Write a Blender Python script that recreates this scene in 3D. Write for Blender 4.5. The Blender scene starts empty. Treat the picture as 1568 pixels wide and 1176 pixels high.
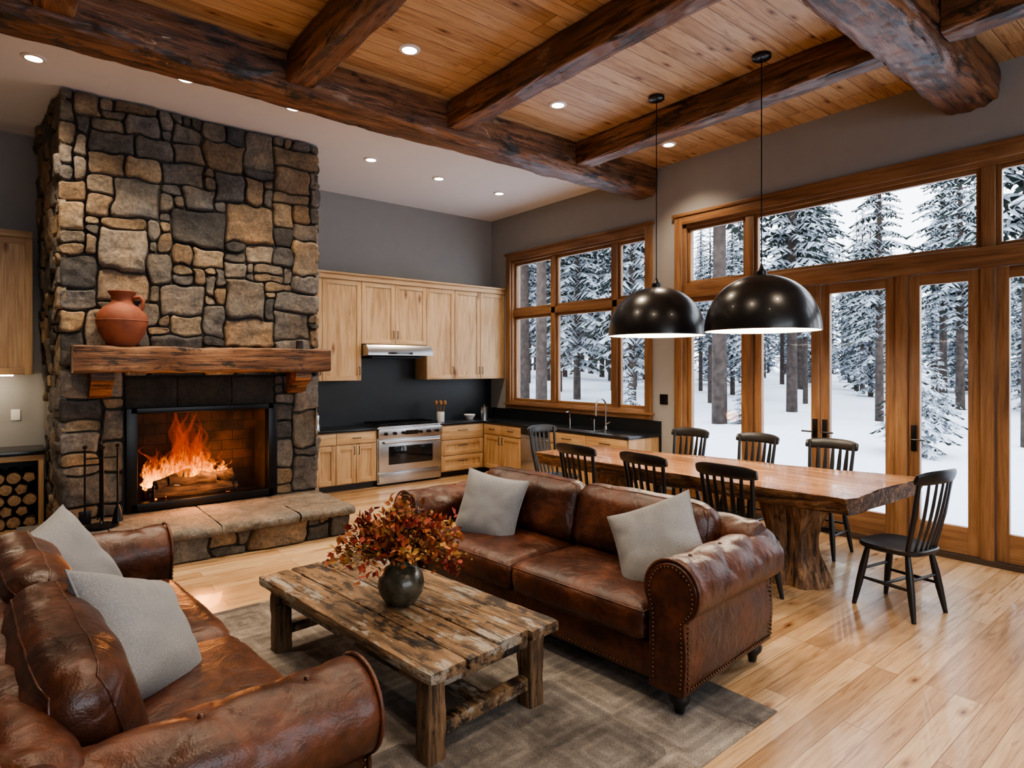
import bpy,bmesh,math,random
from mathutils import Vector,Matrix,noise
random.seed(7)
R=random.random
def U(a,b): return a+(b-a)*random.random()
sc=bpy.context.scene
pi=math.pi
# ---------------------------------------------------------------- materials
def newmat(name):
    m=bpy.data.materials.new(name); m.use_nodes=True
    nt=m.node_tree; b=nt.nodes.get('Principled BSDF'); return m,nt,b
def node(nt,t,ins=None,**kw):
    n=nt.nodes.new(t)
    for k,v in kw.items(): setattr(n,k,v)
    if ins:
        for k,v in ins.items():
            s=n.inputs[k]
            if isinstance(v,bpy.types.NodeSocket): nt.links.new(v,s)
            else: s.default_value=v
    return n
def c4(c): return (c[0],c[1],c[2],1)
def ramp(nt,fac,stops,interp='LINEAR'):
    n=nt.nodes.new('ShaderNodeValToRGB'); n.color_ramp.interpolation=interp
    el=n.color_ramp.elements
    while len(el)<len(stops): el.new(.5)
    for e,(p,c) in zip(el,stops): e.position=p; e.color=c4(c)
    nt.links.new(fac,n.inputs[0]); return n.outputs[0]
def g3(x): return (x,x,x)
def mul(nt,a,b,fac=1.0,mode='MULTIPLY'):
    n=nt.nodes.new('ShaderNodeMix'); n.data_type='RGBA'; n.blend_type=mode
    for s,v in ((n.inputs[0],fac),(n.inputs[6],a),(n.inputs[7],b)):
        if isinstance(v,bpy.types.NodeSocket): nt.links.new(v,s)
        else: s.default_value=v if not isinstance(v,tuple) else c4(v)
    return n.outputs[2]
def bump(nt,b,h,strength=.3,dist=.01):
    n=node(nt,'ShaderNodeBump',{'Strength':strength,'Distance':dist,'Height':h}); nt.links.new(n.outputs[0],b.inputs['Normal'])
def plain(name,col,rough=.5,metal=0,emit=None,es=0,coat=0,var=.15,nscale=6,bmp=0,bscale=60,spec=.5):
    m,nt,b=newmat(name)
    tc=node(nt,'ShaderNodeTexCoord')
    if var>0:
        nz=node(nt,'ShaderNodeTexNoise',{'Vector':tc.outputs['Object'],'Scale':nscale,'Detail':4})
        c=ramp(nt,nz.outputs[0],[(.3,tuple(x*(1-var) for x in col)),(.7,tuple(min(1,x*(1+var)) for x in col))])
        nt.links.new(c,b.inputs['Base Color'])
    else: b.inputs['Base Color'].default_value=c4(col)
    b.inputs['Roughness'].default_value=rough; b.inputs['Metallic'].default_value=metal
    b.inputs['Coat Weight'].default_value=coat; b.inputs['Specular IOR Level'].default_value=spec
    if emit: b.inputs['Emission Color'].default_value=c4(emit); b.inputs['Emission Strength'].default_value=es
    if bmp:
        n2=node(nt,'ShaderNodeTexNoise',{'Vector':tc.outputs['Object'],'Scale':bscale,'Detail':5}); bump(nt,b,n2.outputs[0],bmp,.01)
    return m
def wood(name,dark,mid,light,axis='X',scale=1.0,rough=.5,bmp=.3,knots=.35,coat=0,crack=False,spread=1.0,patch=None,crk=.8,pscale=1.0):
    m,nt,b=newmat(name); tc=node(nt,'ShaderNodeTexCoord')
    oi=node(nt,'ShaderNodeObjectInfo')
    off=node(nt,'ShaderNodeVectorMath',{0:tc.outputs['Object'],1:oi.outputs['Location']},operation='ADD')
    def mp(al,ac):
        s=[ac*scale]*3; s['XYZ'.index(axis)]=al*scale
        return node(nt,'ShaderNodeMapping',{'Vector':off.outputs[0],'Scale':tuple(s)}).outputs[0]
    n1=node(nt,'ShaderNodeTexNoise',{'Vector':mp(.5,5),'Scale':1.5,'Detail':7,'Roughness':.6,'Distortion':1.2})
    n2=node(nt,'ShaderNodeTexNoise',{'Vector':mp(2,60),'Scale':1.5,'Detail':4})
    s=.2*spread
    c=ramp(nt,n1.outputs[0],[(.5-s,dark),(.5,mid),(.5+s,light)])
    g=ramp(nt,n2.outputs[0],[(.3,(.72,.68,.62)),(.6,(1.05,1.05,1.05))])
    c=mul(nt,c,g)
    if knots:
        vo=node(nt,'ShaderNodeTexVoronoi',{'Vector':mp(1.6,4.5),'Scale':1.0,'Randomness':1.0})
        k=ramp(nt,vo.outputs['Distance'],[(.03,(.18,.09,.05)),(.085,(.55,.42,.33)),(.16,(1,1,1))])
        sp=node(nt,'ShaderNodeSeparateColor',{0:vo.outputs['Color']})
        mk=ramp(nt,sp.outputs[0],[(.45,g3(0)),(.5,g3(min(1,knots*2)))])
        c=mul(nt,c,k,mk)
    h=n2.outputs[0]
    if patch:
        n5=node(nt,'ShaderNodeTexNoise',{'Vector':mp(2.2*pscale,4.5*pscale),'Scale':1.3,'Detail':8,'Roughness':.72})
        for lo,hi,col in patch:
            f=ramp(nt,n5.outputs[0],[(lo,g3(0)),(hi,g3(1))] if lo<hi else [(hi,g3(1)),(lo,g3(0))])
            cc=mul(nt,g,col); c=mul(nt,c,cc,f,'MIX')
    if crack:
        n3=node(nt,'ShaderNodeTexNoise',{'Vector':mp(1.2,14),'Scale':1.5,'Detail':5,'Roughness':.7})
        ck=ramp(nt,n3.outputs[0],[(.40,(.05,.03,.02)),(.47,(1,1,1))])
        c=mul(nt,c,ck,crk); h=n3.outputs[0]
    nt.links.new(c,b.inputs['Base Color'])
    b.inputs['Roughness'].default_value=rough; b.inputs['Coat Weight'].default_value=coat
    bump(nt,b,h,bmp,.02 if crack else .005)
    return m
def planks(name,cols,bw,rh,mort=.003,rough=.35,knots=.8,kd=(.12,.05,.02),coat=0,dark=(.2,.1,.04),kthr=.6,pv=.55,r0=.22,r1=.82):
    m,nt,b=newmat(name); tc=node(nt,'ShaderNodeTexCoord')
    P=tc.outputs['Object']
    br=node(nt,'ShaderNodeTexBrick',{'Vector':P,'Color1':(0,0,0,1),'Color2':(1,1,1,1),'Mortar':(0,0,0,1),'Scale':1.0,'Mortar Size':mort,'Mortar Smooth':.1,'Bias':0,'Brick Width':bw,'Row Height':rh},offset=.37,offset_frequency=3,squash=1.0)
    sc_=node(nt,'ShaderNodeVectorMath',{0:br.outputs['Color'],'Scale':13.0},operation='SCALE')
    ad=node(nt,'ShaderNodeVectorMath',{0:P,1:sc_.outputs[0]},operation='ADD')
    mp1=node(nt,'ShaderNodeMapping',{'Vector':ad.outputs[0],'Scale':(.7,7,1)})
    n1=node(nt,'ShaderNodeTexNoise',{'Vector':mp1.outputs[0],'Scale':1.3,'Detail':6,'Roughness':.6,'Distortion':1.4})
    mp2=node(nt,'ShaderNodeMapping',{'Vector':ad.outputs[0],'Scale':(3,70,1)})
    n2=node(nt,'ShaderNodeTexNoise',{'Vector':mp2.outputs[0],'Scale':1.3,'Detail':3})
    sp=node(nt,'ShaderNodeSeparateColor',{0:br.outputs['Color']})
    f=node(nt,'ShaderNodeMath',{0:sp.outputs[0],1:pv},operation='MULTIPLY')
    f2=node(nt,'ShaderNodeMath',{0:n1.outputs[0],1:.75,2:f.outputs[0]},operation='MULTIPLY_ADD')
    k=len(cols); c=ramp(nt,f2.outputs[0],[(r0+(r1-r0)*i/(k-1),cols[i]) for i in range(k)])
    g=ramp(nt,n2.outputs[0],[(.3,(.78,.74,.68)),(.6,(1.03,1.03,1.03))]); c=mul(nt,c,g)
    mp4=node(nt,'ShaderNodeMapping',{'Vector':ad.outputs[0],'Scale':(1.1,14,1)})
    n4=node(nt,'ShaderNodeTexNoise',{'Vector':mp4.outputs[0],'Scale':1.3,'Detail':6,'Roughness':.65,'Distortion':2.0})
    c=mul(nt,c,ramp(nt,n4.outputs[0],[(.36,(.55,.43,.33)),(.46,(1,1,1))]),.75)
    mp3=node(nt,'ShaderNodeMapping',{'Vector':ad.outputs[0],'Scale':(1.7,5,1)})
    vo=node(nt,'ShaderNodeTexVoronoi',{'Vector':mp3.outputs[0],'Scale':1.0},voronoi_dimensions='2D')
    s3=node(nt,'ShaderNodeSeparateColor',{0:vo.outputs['Color']})
    mk=ramp(nt,s3.outputs[0],[(kthr,g3(0)),(kthr+.1,g3(knots))])
    kk=ramp(nt,vo.outputs['Distance'],[(.02,kd),(.06,(.6,.45,.33)),(.15,(1,1,1))]); c=mul(nt,c,kk,mk)
    mm=mul(nt,c,dark,br.outputs['Fac'],'MIX')
    nt.links.new(mm,b.inputs['Base Color'])
    b.inputs['Roughness'].default_value=rough; b.inputs['Coat Weight'].default_value=coat
    bump(nt,b,n2.outputs[0],.08,.004)
    return m
def leather():
    m,nt,b=newmat('brown_leather'); tc=node(nt,'ShaderNodeTexCoord'); P=tc.outputs['Object']
    n1=node(nt,'ShaderNodeTexNoise',{'Vector':P,'Scale':3.2,'Detail':6,'Roughness':.65})
    c=ramp(nt,n1.outputs[0],[(.30,(.019,.0065,.0035)),(.5,(.060,.019,.0085)),(.70,(.135,.043,.018))])
    n4=node(nt,'ShaderNodeTexNoise',{'Vector':P,'Scale':28,'Detail':4})
    g=ramp(nt,n4.outputs[0],[(.35,(.75,.72,.7)),(.65,(1.15,1.12,1.1))]); c=mul(nt,c,g)
    nt.links.new(c,b.inputs['Base Color'])
    r=ramp(nt,n1.outputs[0],[(.3,(.29,)*3),(.7,(.44,)*3)]); nt.links.new(r,b.inputs['Roughness'])
    vo=node(nt,'ShaderNodeTexVoronoi',{'Vector':P,'Scale':160})
    n2=node(nt,'ShaderNodeTexNoise',{'Vector':P,'Scale':9,'Detail':5,'Distortion':1.5})
    h=node(nt,'ShaderNodeMath',{0:vo.outputs['Distance'],1:.07,2:n2.outputs[0]},operation='MULTIPLY_ADD')
    bump(nt,b,h.outputs[0],.35,.02); return m
def stonemat(name,base=None):
    m,nt,b=newmat(name); tc=node(nt,'ShaderNodeTexCoord'); P=tc.outputs['Object']
    at=node(nt,'ShaderNodeVertexColor',layer_name='Col')
    n1=node(nt,'ShaderNodeTexNoise',{'Vector':P,'Scale':4,'Detail':10,'Roughness':.72,'Distortion':.6})
    n2=node(nt,'ShaderNodeTexNoise',{'Vector':P,'Scale':30,'Detail':7,'Roughness':.75})
    n3=node(nt,'ShaderNodeTexNoise',{'Vector':P,'Scale':2.2,'Detail':5})
    g=ramp(nt,n1.outputs[0],[(.3,(.45,.45,.47)),(.5,(.95,.93,.9)),(.7,(1.5,1.4,1.25))])
    g2=ramp(nt,n2.outputs[0],[(.35,(.60,.60,.60)),(.65,(1.28,1.28,1.28))])
    g4=ramp(nt,n3.outputs[0],[(.4,(.90,.92,.96)),(.6,(1.10,1.0,.88))])
    c=mul(nt,mul(nt,mul(nt,at.outputs[0],g),g2),g4); nt.links.new(c,b.inputs['Base Color']); b.inputs['Roughness'].default_value=.82
    h=node(nt,'ShaderNodeMath',{0:n2.outputs[0],1:.45,2:n1.outputs[0]},operation='MULTIPLY_ADD')
    bump(nt,b,h.outputs[0],1.0,.045); return m
def fabric(name,col):
    m,nt,b=newmat(name); tc=node(nt,'ShaderNodeTexCoord'); P=tc.outputs['Object']
    w=node(nt,'ShaderNodeTexNoise',{'Vector':node(nt,'ShaderNodeMapping',{'Vector':P,'Scale':(260,260,80)}).outputs[0],'Scale':1.0,'Detail':2})
    c=ramp(nt,w.outputs[0],[(.3,tuple(x*.75 for x in col)),(.7,tuple(x*1.2 for x in col))])
    nt.links.new(c,b.inputs['Base Color']); b.inputs['Roughness'].default_value=.95; b.inputs['Sheen Weight'].default_value=.1
    bump(nt,b,w.outputs[0],.4,.003); return m

LEA=leather()
FLOOR=planks('oak_floor_planks',[(.18,.094,.042),(.36,.215,.108),(.48,.31,.168),(.57,.40,.24)],1.9,.13,.0022,rough=.28,coat=.12,knots=.9,kthr=.72,pv=.62,r0=.2,r1=.95)
PINE=planks('pine_ceiling_boards',[(.31,.175,.082),(.49,.30,.152),(.59,.385,.21),(.65,.45,.26)],3.1,.15,.003,rough=.45,knots=.95,dark=(.14,.07,.035),kthr=.45,pv=.45)
HP=[(.44,.38,(.030,.019,.013)),(.60,.68,(.33,.22,.145))]
HEWN=wood('hewn_timber',(.052,.025,.013),(.185,.080,.036),(.38,.180,.083),'X',1,.42,.9,.45,crack=True,crk=.75,patch=HP,pscale=.8,coat=.12)
HEWNY=wood('hewn_timber_cross',(.052,.025,.013),(.185,.080,.036),(.38,.180,.083),'Y',1,.42,.9,.45,crack=True,crk=.75,patch=HP,pscale=.8,coat=.12)
MANT=wood('mantel_timber',(.04,.018,.009),(.19,.083,.034),(.38,.19,.085),'X',1.2,.5,.6,.45,crack=True,patch=[(.44,.38,(.02,.012,.008))])
TRIM=wood('fir_trim',(.14,.066,.029),(.25,.125,.056),(.33,.185,.088),'Z',1,.42,.15,.3)
TRIMY=wood('fir_trim_h',(.14,.066,.029),(.25,.125,.056),(.33,.185,.088),'Y',1,.42,.15,.3)
CAB=wood('knotty_alder_cabinet',(.35,.20,.090),(.51,.33,.168),(.58,.405,.235),'Z',1,.45,.1,.45)
CABX=wood('knotty_alder_rail',(.35,.20,.090),(.51,.33,.168),(.58,.405,.235),'X',1,.45,.1,.0)
SLAB=wood('live_edge_slab',(.16,.066,.028),(.35,.165,.072),(.52,.30,.15),'Y',.8,.24,.12,.4,coat=.3)
BARK=wood('slab_bark_edge',(.02,.01,.006),(.14,.065,.028),(.50,.27,.12),'Y',1.6,.6,.9,.0,crack=True)
TRUNK=wood('trunk_wood',(.03,.016,.008),(.20,.10,.045),(.46,.27,.135),'Z',1.5,.55,.9,.3,crack=True)
PT=[(.47,.43,(.030,.020,.014)),(.55,.58,(.32,.285,.24))]
RUST=wood('reclaimed_plank',(.06,.036,.022),(.20,.120,.062),(.35,.225,.125),'Y',1.6,.50,.8,.35,crack=True,patch=PT,pscale=.6)
RUSTZ=wood('reclaimed_leg',(.04,.024,.015),(.15,.085,.042),(.30,.18,.095),'Z',1.6,.6,.8,.35,crack=True,patch=[(.45,.40,(.025,.017,.012))])
BLKW=plain('black_painted_wood',(.012,.011,.011),.38,bmp=.05)
BLK=plain('black_metal',(.012,.012,.013),.32,metal=.6,var=.05)
PEND=plain('black_enamel',(.008,.008,.009),.30,var=0,coat=.15)
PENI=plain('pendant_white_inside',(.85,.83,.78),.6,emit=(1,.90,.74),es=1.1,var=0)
STEEL=plain('stainless_steel',(.50,.50,.51),.27,metal=1,var=.05,nscale=3)
DGLASS=plain('dark_oven_glass',(.01,.01,.012),.06,var=0)
COUNT=plain('black_granite',(.010,.011,.013),.22,var=.4,nscale=80)
BSPL=plain('black_backsplash',(.009,.012,.015),.45,var=.2,nscale=4)
WALL=plain('grey_wall_paint',(.305,.295,.28),.85,var=.02,bmp=.04,bscale=200)
CEIL=plain('white_ceiling_paint',(.80,.79,.78),.9,var=.01)
MORT=plain('mortar',(.060,.053,.046),.95,bmp=.6,bscale=40)
STONE=stonemat('field_stone')
PIL=fabric('grey_linen',(.22,.225,.235))
SLATE=plain('black_slate',(.024,.022,.021),.6,var=.4,bmp=.5,bscale=18)
TERRA=plain('terracotta',(.25,.072,.035),.7,var=.25,nscale=9,bmp=.15)
NAIL=plain('antique_brass_nail',(.14,.08,.04),.35,metal=1,var=0)
LIGHTM=plain('downlight_lens',(1,1,1),.5,emit=(1,.86,.68),es=12,var=0)
WHITE=plain('white_ceramic',(.75,.73,.7),.4,var=.02)
def brickmat():
    m,nt,b=newmat('fire_brick'); tc=node(nt,'ShaderNodeTexCoord')
    s=node(nt,'ShaderNodeSeparateXYZ',{0:tc.outputs['Object']})
    a=node(nt,'ShaderNodeMath',{0:s.outputs[0],1:s.outputs[1]},operation='ADD')
    cb=node(nt,'ShaderNodeCombineXYZ',{0:a.outputs[0],1:s.outputs[2]})
    br=node(nt,'ShaderNodeTexBrick',{'Vector':cb.outputs[0],'Color1':(.060,.030,.020,1),'Color2':(.028,.017,.012,1),'Mortar':(.012,.010,.009,1),'Scale':1,'Mortar Size':.005,'Brick Width':.22,'Row Height':.11})
    n=node(nt,'ShaderNodeTexNoise',{'Vector':tc.outputs['Object'],'Scale':3.5,'Detail':6})
    c=mul(nt,br.outputs[0],ramp(nt,n.outputs[0],[(.38,(.15,.14,.13)),(.6,(1,1,1))]))
    nt.links.new(c,b.inputs['Base Color']); b.inputs['Roughness'].default_value=.9; return m
FBRICK=brickmat()
def glassm():
    m,nt,b=newmat('window_glass'); nt.nodes.remove(b)
    o=nt.nodes['Material Output']
    t=node(nt,'ShaderNodeBsdfTransparent'); g=node(nt,'ShaderNodeBsdfGlossy',{'Roughness':.02})
    mx=node(nt,'ShaderNodeMixShader',{0:.012,1:t.outputs[0],2:g.outputs[0]}); nt.links.new(mx.outputs[0],o.inputs[0]); return m
GLASS=glassm()
def rugm():
    m,nt,b=newmat('wool_rug'); tc=node(nt,'ShaderNodeTexCoord'); P=tc.outputs['Object']
    n1=node(nt,'ShaderNodeTexNoise',{'Vector':P,'Scale':2.6,'Detail':9,'Roughness':.75})
    n2=node(nt,'ShaderNodeTexNoise',{'Vector':P,'Scale':150,'Detail':3})
    c=ramp(nt,n1.outputs[0],[(.36,(.11,.098,.088)),(.5,(.22,.195,.168)),(.64,(.33,.30,.265))])
    vo=node(nt,'ShaderNodeTexVoronoi',{'Vector':P,'Scale':2.4,'Randomness':.25},distance='CHEBYCHEV',voronoi_dimensions='2D')
    s3=node(nt,'ShaderNodeSeparateColor',{0:vo.outputs['Color']})
    c=mul(nt,c,ramp(nt,s3.outputs[0],[(.2,(.55,.55,.58)),(.8,(1.2,1.18,1.15))]),.9)
    ring=node(nt,'ShaderNodeMath',{0:vo.outputs['Distance'],1:38.0},operation='MULTIPLY'); sn=node(nt,'ShaderNodeMath',{0:ring.outputs[0]},operation='SINE')
    c=mul(nt,c,ramp(nt,sn.outputs[0],[(.0,(.74,.73,.73)),(.8,(1,1,1))]),.8)
    c=mul(nt,c,ramp(nt,n2.outputs[0],[(.3,(.6,.6,.6)),(.7,(1.25,1.25,1.25))]))
    nt.links.new(c,b.inputs['Base Color']); b.inputs['Roughness'].default_value=1; bump(nt,b,n2.outputs[0],.6,.01); return m
RUG=rugm()
# ---------------------------------------------------------------- mesh builder
class MB:
    def __init__(s,col=False):
        s.bm=bmesh.new(); s.mats=[]; s.col=s.bm.loops.layers.float_color.new('Col') if col else None; s.c=(1,1,1,1)
    def mi(s,m):
        if m not in s.mats: s.mats.append(m)
        return s.mats.index(m)
    def face(s,vs,mi,sm=False):
        try: f=s.bm.faces.new(vs)
        except ValueError: return
        f.material_index=mi; f.smooth=sm
        if s.col:
            for l in f.loops: l[s.col]=s.c
    def add(s,tb,m,M=None,sm=False):
        mi=s.mi(m); vm={}
        for v in tb.verts: vm[v]=s.bm.verts.new(M@v.co if M else v.co)
        for f in tb.faces: s.face([vm[v] for v in f.verts],mi,sm)
        tb.free()
    def box(s,x0,x1,y0,y1,z0,z1,m,bev=0,M=None,seg=2):
        tb=bmesh.new(); bmesh.ops.create_cube(tb,size=1)
        for v in tb.verts: v.co=Vector(((x0+x1)/2+v.co.x*(x1-x0),(y0+y1)/2+v.co.y*(y1-y0),(z0+z1)/2+v.co.z*(z1-z0)))
        if bev: bmesh.ops.bevel(tb,geom=tb.edges[:],offset=bev,segments=seg,profile=.6,affect='EDGES')
        s.add(tb,m,M,sm=bev>0)
    def surf(s,nu,nv,f,m,cu=False,cv=False,sm=True,M=None):
        mi=s.mi(m) if isinstance(m,bpy.types.Material) else None
        g=[]
        for i in range(nu if cu else nu+1):
            row=[]
            for j in range(nv if cv else nv+1):
                p=Vector(f(i/nu,j/nv)); row.append(s.bm.verts.new(M@p if M else p))
            g.append(row)
        for i in range(nu):
            for j in range(nv):
                a=g[i][j];b=g[(i+1)%len(g)][j];c=g[(i+1)%len(g)][(j+1)%len(g[0])];d=g[i][(j+1)%len(g[0])]
                s.face([a,b,c,d],mi if mi is not None else s.mi(m(i/nu,j/nv)),sm)
        return g
    def cyl(s,p0,p1,r0,r1,m,seg=16,sm=True,caps=True,M=None):
        s.tube([p0,p1],[r0,r1],m,seg,sm,caps,M)
    def tube(s,pts,rs,m,seg=12,sm=True,caps=True,M=None):
        mi=s.mi(m); pts=[Vector(p) for p in pts]
        if not isinstance(rs,(list,tuple)): rs=[rs]*len(pts)
        rings=[]; up=None
        for i,p in enumerate(pts):
            t=(pts[min(i+1,len(pts)-1)]-pts[max(i-1,0)]).normalized()
            if up is None:
                up=Vector((0,0,1)) if abs(t.z)<.9 else Vector((1,0,0))
            a=t.cross(up).normalized(); b=a.cross(t).normalized(); up=b
            rings.append([s.bm.verts.new((M@q if M else q)) for q in [p+(a*math.cos(2*pi*k/seg)+b*math.sin(2*pi*k/seg))*rs[i] for k in range(seg)]])
        for r0,r1 in zip(rings,rings[1:]):
            for k in range(seg): s.face([r0[k],r1[k],r1[(k+1)%seg],r0[(k+1)%seg]],mi,sm)
        if caps: s.face(rings[0],mi); s.face(rings[-1][::-1],mi)
    def lathe(s,prof,c,m,seg=24,sm=True,M=None):
        c=Vector(c)
        n=len(prof)-1
        s.surf(seg,n,lambda u,v:c+Vector((prof[round(v*n)][0]*math.cos(2*pi*u),prof[round(v*n)][0]*math.sin(2*pi*u),prof[round(v*n)][1])),m,cu=True,sm=sm,M=M)
    def ball(s,c,r,m,seg=8,sy=1):
        tb=bmesh.new(); bmesh.ops.create_uvsphere(tb,u_segments=seg,v_segments=max(4,seg//2),radius=r)
        s.add(tb,m,Matrix.Translation(c)@Matrix.Diagonal((1,1,sy,1)),True)
    def done(s,name,loc=(0,0,0),rz=0,ang=38,parent=None,merge=False):
        if merge: bmesh.ops.remove_doubles(s.bm,verts=s.bm.verts[:],dist=.0004)
        bmesh.ops.recalc_face_normals(s.bm,faces=s.bm.faces[:])
        me=bpy.data.meshes.new(name); s.bm.to_mesh(me); s.bm.free()
        for m in s.mats: me.materials.append(m)
        me.set_sharp_from_angle(angle=math.radians(ang))
        o=bpy.data.objects.new(name,me); sc.collection.objects.link(o); o.location=loc; o.rotation_euler=(0,0,rz)
        if parent: o.parent=parent
        return o
def simple(name,*boxes,bev=0):
    mb=MB()
    for (x0,x1,y0,y1,z0,z1,m) in boxes: mb.box(x0,x1,y0,y1,z0,z1,m,bev)
    return mb.done(name)
XW=6.5; YB=8.6; XL=-3.2; YN=-3.0; ZC=4.24; ZP=4.28
# ---------------------------------------------------------------- room shell
simple('floor',(XL-.2,XW+.2,YN-.2,YB+.2,-.15,0,FLOOR))
simple('wall_north',(XL-.2,XW+.2,YB,YB+.2,0,4.6,WALL))
simple('wall_west',(XL-.2,XL,YN,YB,0,4.6,WALL))
K0,K1,KZ0,KZ1=5.2,8.05,1.10,3.47
D0,D1,DZ1=-.05,4.63,3.47
mb=MB()
for y0,y1,z0,z1 in ((YN,D0,0,4.6),(D0,D1,DZ1,4.6),(D1,K0,0,4.6),(K0,K1,0,KZ0),(K0,K1,KZ1,4.6),(K1,YB,0,4.6)):
    mb.box(XW,XW+.2,y0,y1,z0,z1,WALL)
mb.done('wall_east')
mb=MB()
for x0,x1,z0,z1 in ((XL,-.6,0,4.6),(4.6,XW,0,4.6),(-.6,4.6,0,.7),(-.6,4.6,3.4,4.6)): mb.box(x0,x1,YN-.2,YN,z0,z1,WALL)  # unseen opening behind the camera, added to let in fill daylight
mb.done('wall_south')
mb=MB()
for x in (-.6,1.1,2.8,4.52): mb.box(x,x+.08,YN-.12,YN-.04,.7,3.4,TRIM)
for z in (.7,3.32): mb.box(-.6,4.6,YN-.12,YN-.04,z,z+.08,TRIMY)
mb.done('added_fill_window')  # frame of the added south opening, out of view
mb=MB(); mb.box(XL,XW,5.26,YB,ZC,ZC+.15,CEIL); mb.done('ceiling_kitchen')
mb=MB(); mb.box(XL,XW,YN,5.26,ZP,ZP+.15,PINE); mb.done('ceiling')
simple('baseboard_east',(XW-.02,XW,4.74,4.9,0,.14,TRIMY),(XW-.02,XW,YN,-.16,0,.14,TRIMY))
# ---------------------------------------------------------------- beams
def beam(name,p0,p1,w,h,m,amp=.018,seed=0,rnd=.5,nu=70):
    p0=Vector(p0);p1=Vector(p1);d=(p1-p0);L=d.length;d.normalize();a=d.cross(Vector((0,0,1))).normalized();mb=MB()
    def f(u,v):
        an=2*pi*v; c,s=math.cos(an),math.sin(an)
        e=rnd
        x=math.copysign(abs(c)**e,c);z=math.copysign(abs(s)**e,s)
        p=p0+d*L*u
        q=Vector((p.x*.9,p.y*.9,0))+Vector((x,z,seed))*1.1
        q2=Vector((p.x*6,p.y*6,0))+Vector((x*3,z*3,seed))
        k=1+ (noise.noise(q)*.7+noise.noise(q*4.5)*.6+.5*noise.noise(q2)-.7*max(0,1-abs(noise.noise(q*2.2+Vector((3,3,3))))*7))*amp/(w/2)
        return p+a*x*w/2*k+Vector((0,0,z*h/2*k))
    g=mb.surf(nu,56,f,m,cv=True)
    mi=mb.mi(m); mb.face(g[0],mi); mb.face(g[-1][::-1],mi)
    return mb.done(name,ang=50)
beam('ceiling_log_beam',(-3.19,5.22,4.14),(6.49,5.22,4.14),.40,.42,HEWN,.016,1,.45,300)
beam('ceiling_log_beam',(-3.19,1.66,4.14),(6.49,1.66,4.14),.42,.42,HEWN,.018,2,.55,300)
for i,x in enumerate((-1.4,.2,1.84,3.38,5.12)):
    beam('ceiling_cross_beam',(x,5.02,4.15),(x,1.87,4.15),.24,.27,HEWNY,.010,3+i,.28,110)
    beam('ceiling_cross_beam',(x,1.45,4.15),(x,-2.9,4.15),.24,.27,HEWNY,.010,13+i,.28,110)
# ---------------------------------------------------------------- windows
def frame(mb,y0,y1,z0,z1,w,x0,x1,wb=None,wt=None):
    wb=w if wb is None else wb; wt=w if wt is None else wt
    mb.box(x0,x1,y0,y0+w,z0,z1,TRIM,.004); mb.box(x0,x1,y1-w,y1,z0,z1,TRIM,.004)
    mb.box(x0,x1,y0+w,y1-w,z0,z0+wb,TRIMY,.004); mb.box(x0,x1,y0+w,y1-w,z1-wt,z1,TRIMY,.004)
def pane(mb,y0,y1,z0,z1,x): mb.box(x,x+.006,y0,y1,z0,z1,GLASS)
mb=MB()
xi=XW-.035
frame(mb,K0-.1,K1+.1,KZ0-.09,KZ1+.11,.11,xi,XW-.001)
mb.box(XW-.06,XW-.001,K0-.13,K1+.13,KZ0-.03,KZ0+.0,TRIMY,.004)
mb.box(XW-.05,XW-.001,K0-.13,K1+.13,KZ1+.1,KZ1+.135,TRIMY,.004)
frame(mb,K0,K1,KZ0,KZ1,.035,XW,XW+.16)
for y in (5.78,7.04): mb.box(XW+.02,XW+.12,y-.045,y+.045,KZ0,KZ1,TRIM,.004)
mb.box(XW+.02,XW+.12,K0,K1,2.54,2.64,TRIMY,.004)
for a,b in ((5.235,5.735),(5.825,6.995),(7.085,8.015)):
    for c,d in ((1.135,2.54),(2.64,3.435)):
        frame(mb,a,b,c,d,.045,XW+.05,XW+.1); pane(mb,a+.04,b-.04,c+.04,d-.04,XW+.075)
mb.done('window_1')
mb=MB()
mb.box(xi,XW-.001,D1,D1+.11,0,DZ1+.11,TRIM,.005); mb.box(xi,XW-.001,D0-.11,D0,0,DZ1+.11,TRIM,.005)
mb.box(xi,XW-.001,D0,D1,DZ1,DZ1+.11,TRIMY,.005); mb.box(XW-.05,XW-.001,D0-.14,D1+.14,DZ1+.1,DZ1+.14,TRIMY,.005)
mb.box(XW,XW+.16,D1-.04,D1,0,DZ1,TRIM); mb.box(XW,XW+.16,D0,D0+.04,0,DZ1,TRIM); mb.box(XW,XW+.16,D0,D1,DZ1-.04,DZ1,TRIMY)
mb.box(XW-.03,XW+.14,D0+.04,D1-.04,2.56,2.73,TRIMY,.006)
posts=(3.75,2.2,1.54,.76)
for y in posts: mb.box(XW-.005,XW+.13,y-.05,y+.05,.04,2.56,TRIM,.005)
for y in (3.75,1.54,.76): mb.box(XW+.01,XW+.12,y-.05,y+.05,2.73,DZ1-.04,TRIM,.005)
for a,b in ((3.8,D1-.04),(1.59,3.7),(.81,1.49),(D0+.04,.71)):
    frame(mb,a,b,2.73,DZ1-.04,.04,XW+.04,XW+.09); pane(mb,a+.03,b-.03,2.76,DZ1-.07,XW+.06)
frame(mb,3.8,D1-.04,.04,2.56,.06,XW+.03,XW+.09,.18); pane(mb,3.85,D1-.09,.2,2.52,XW+.06)
mb.box(XW-.04,XW+.2,D0,D1,.0,.04,plain('threshold',(.05,.035,.025),.4))
mb.done('window_2')
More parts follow.
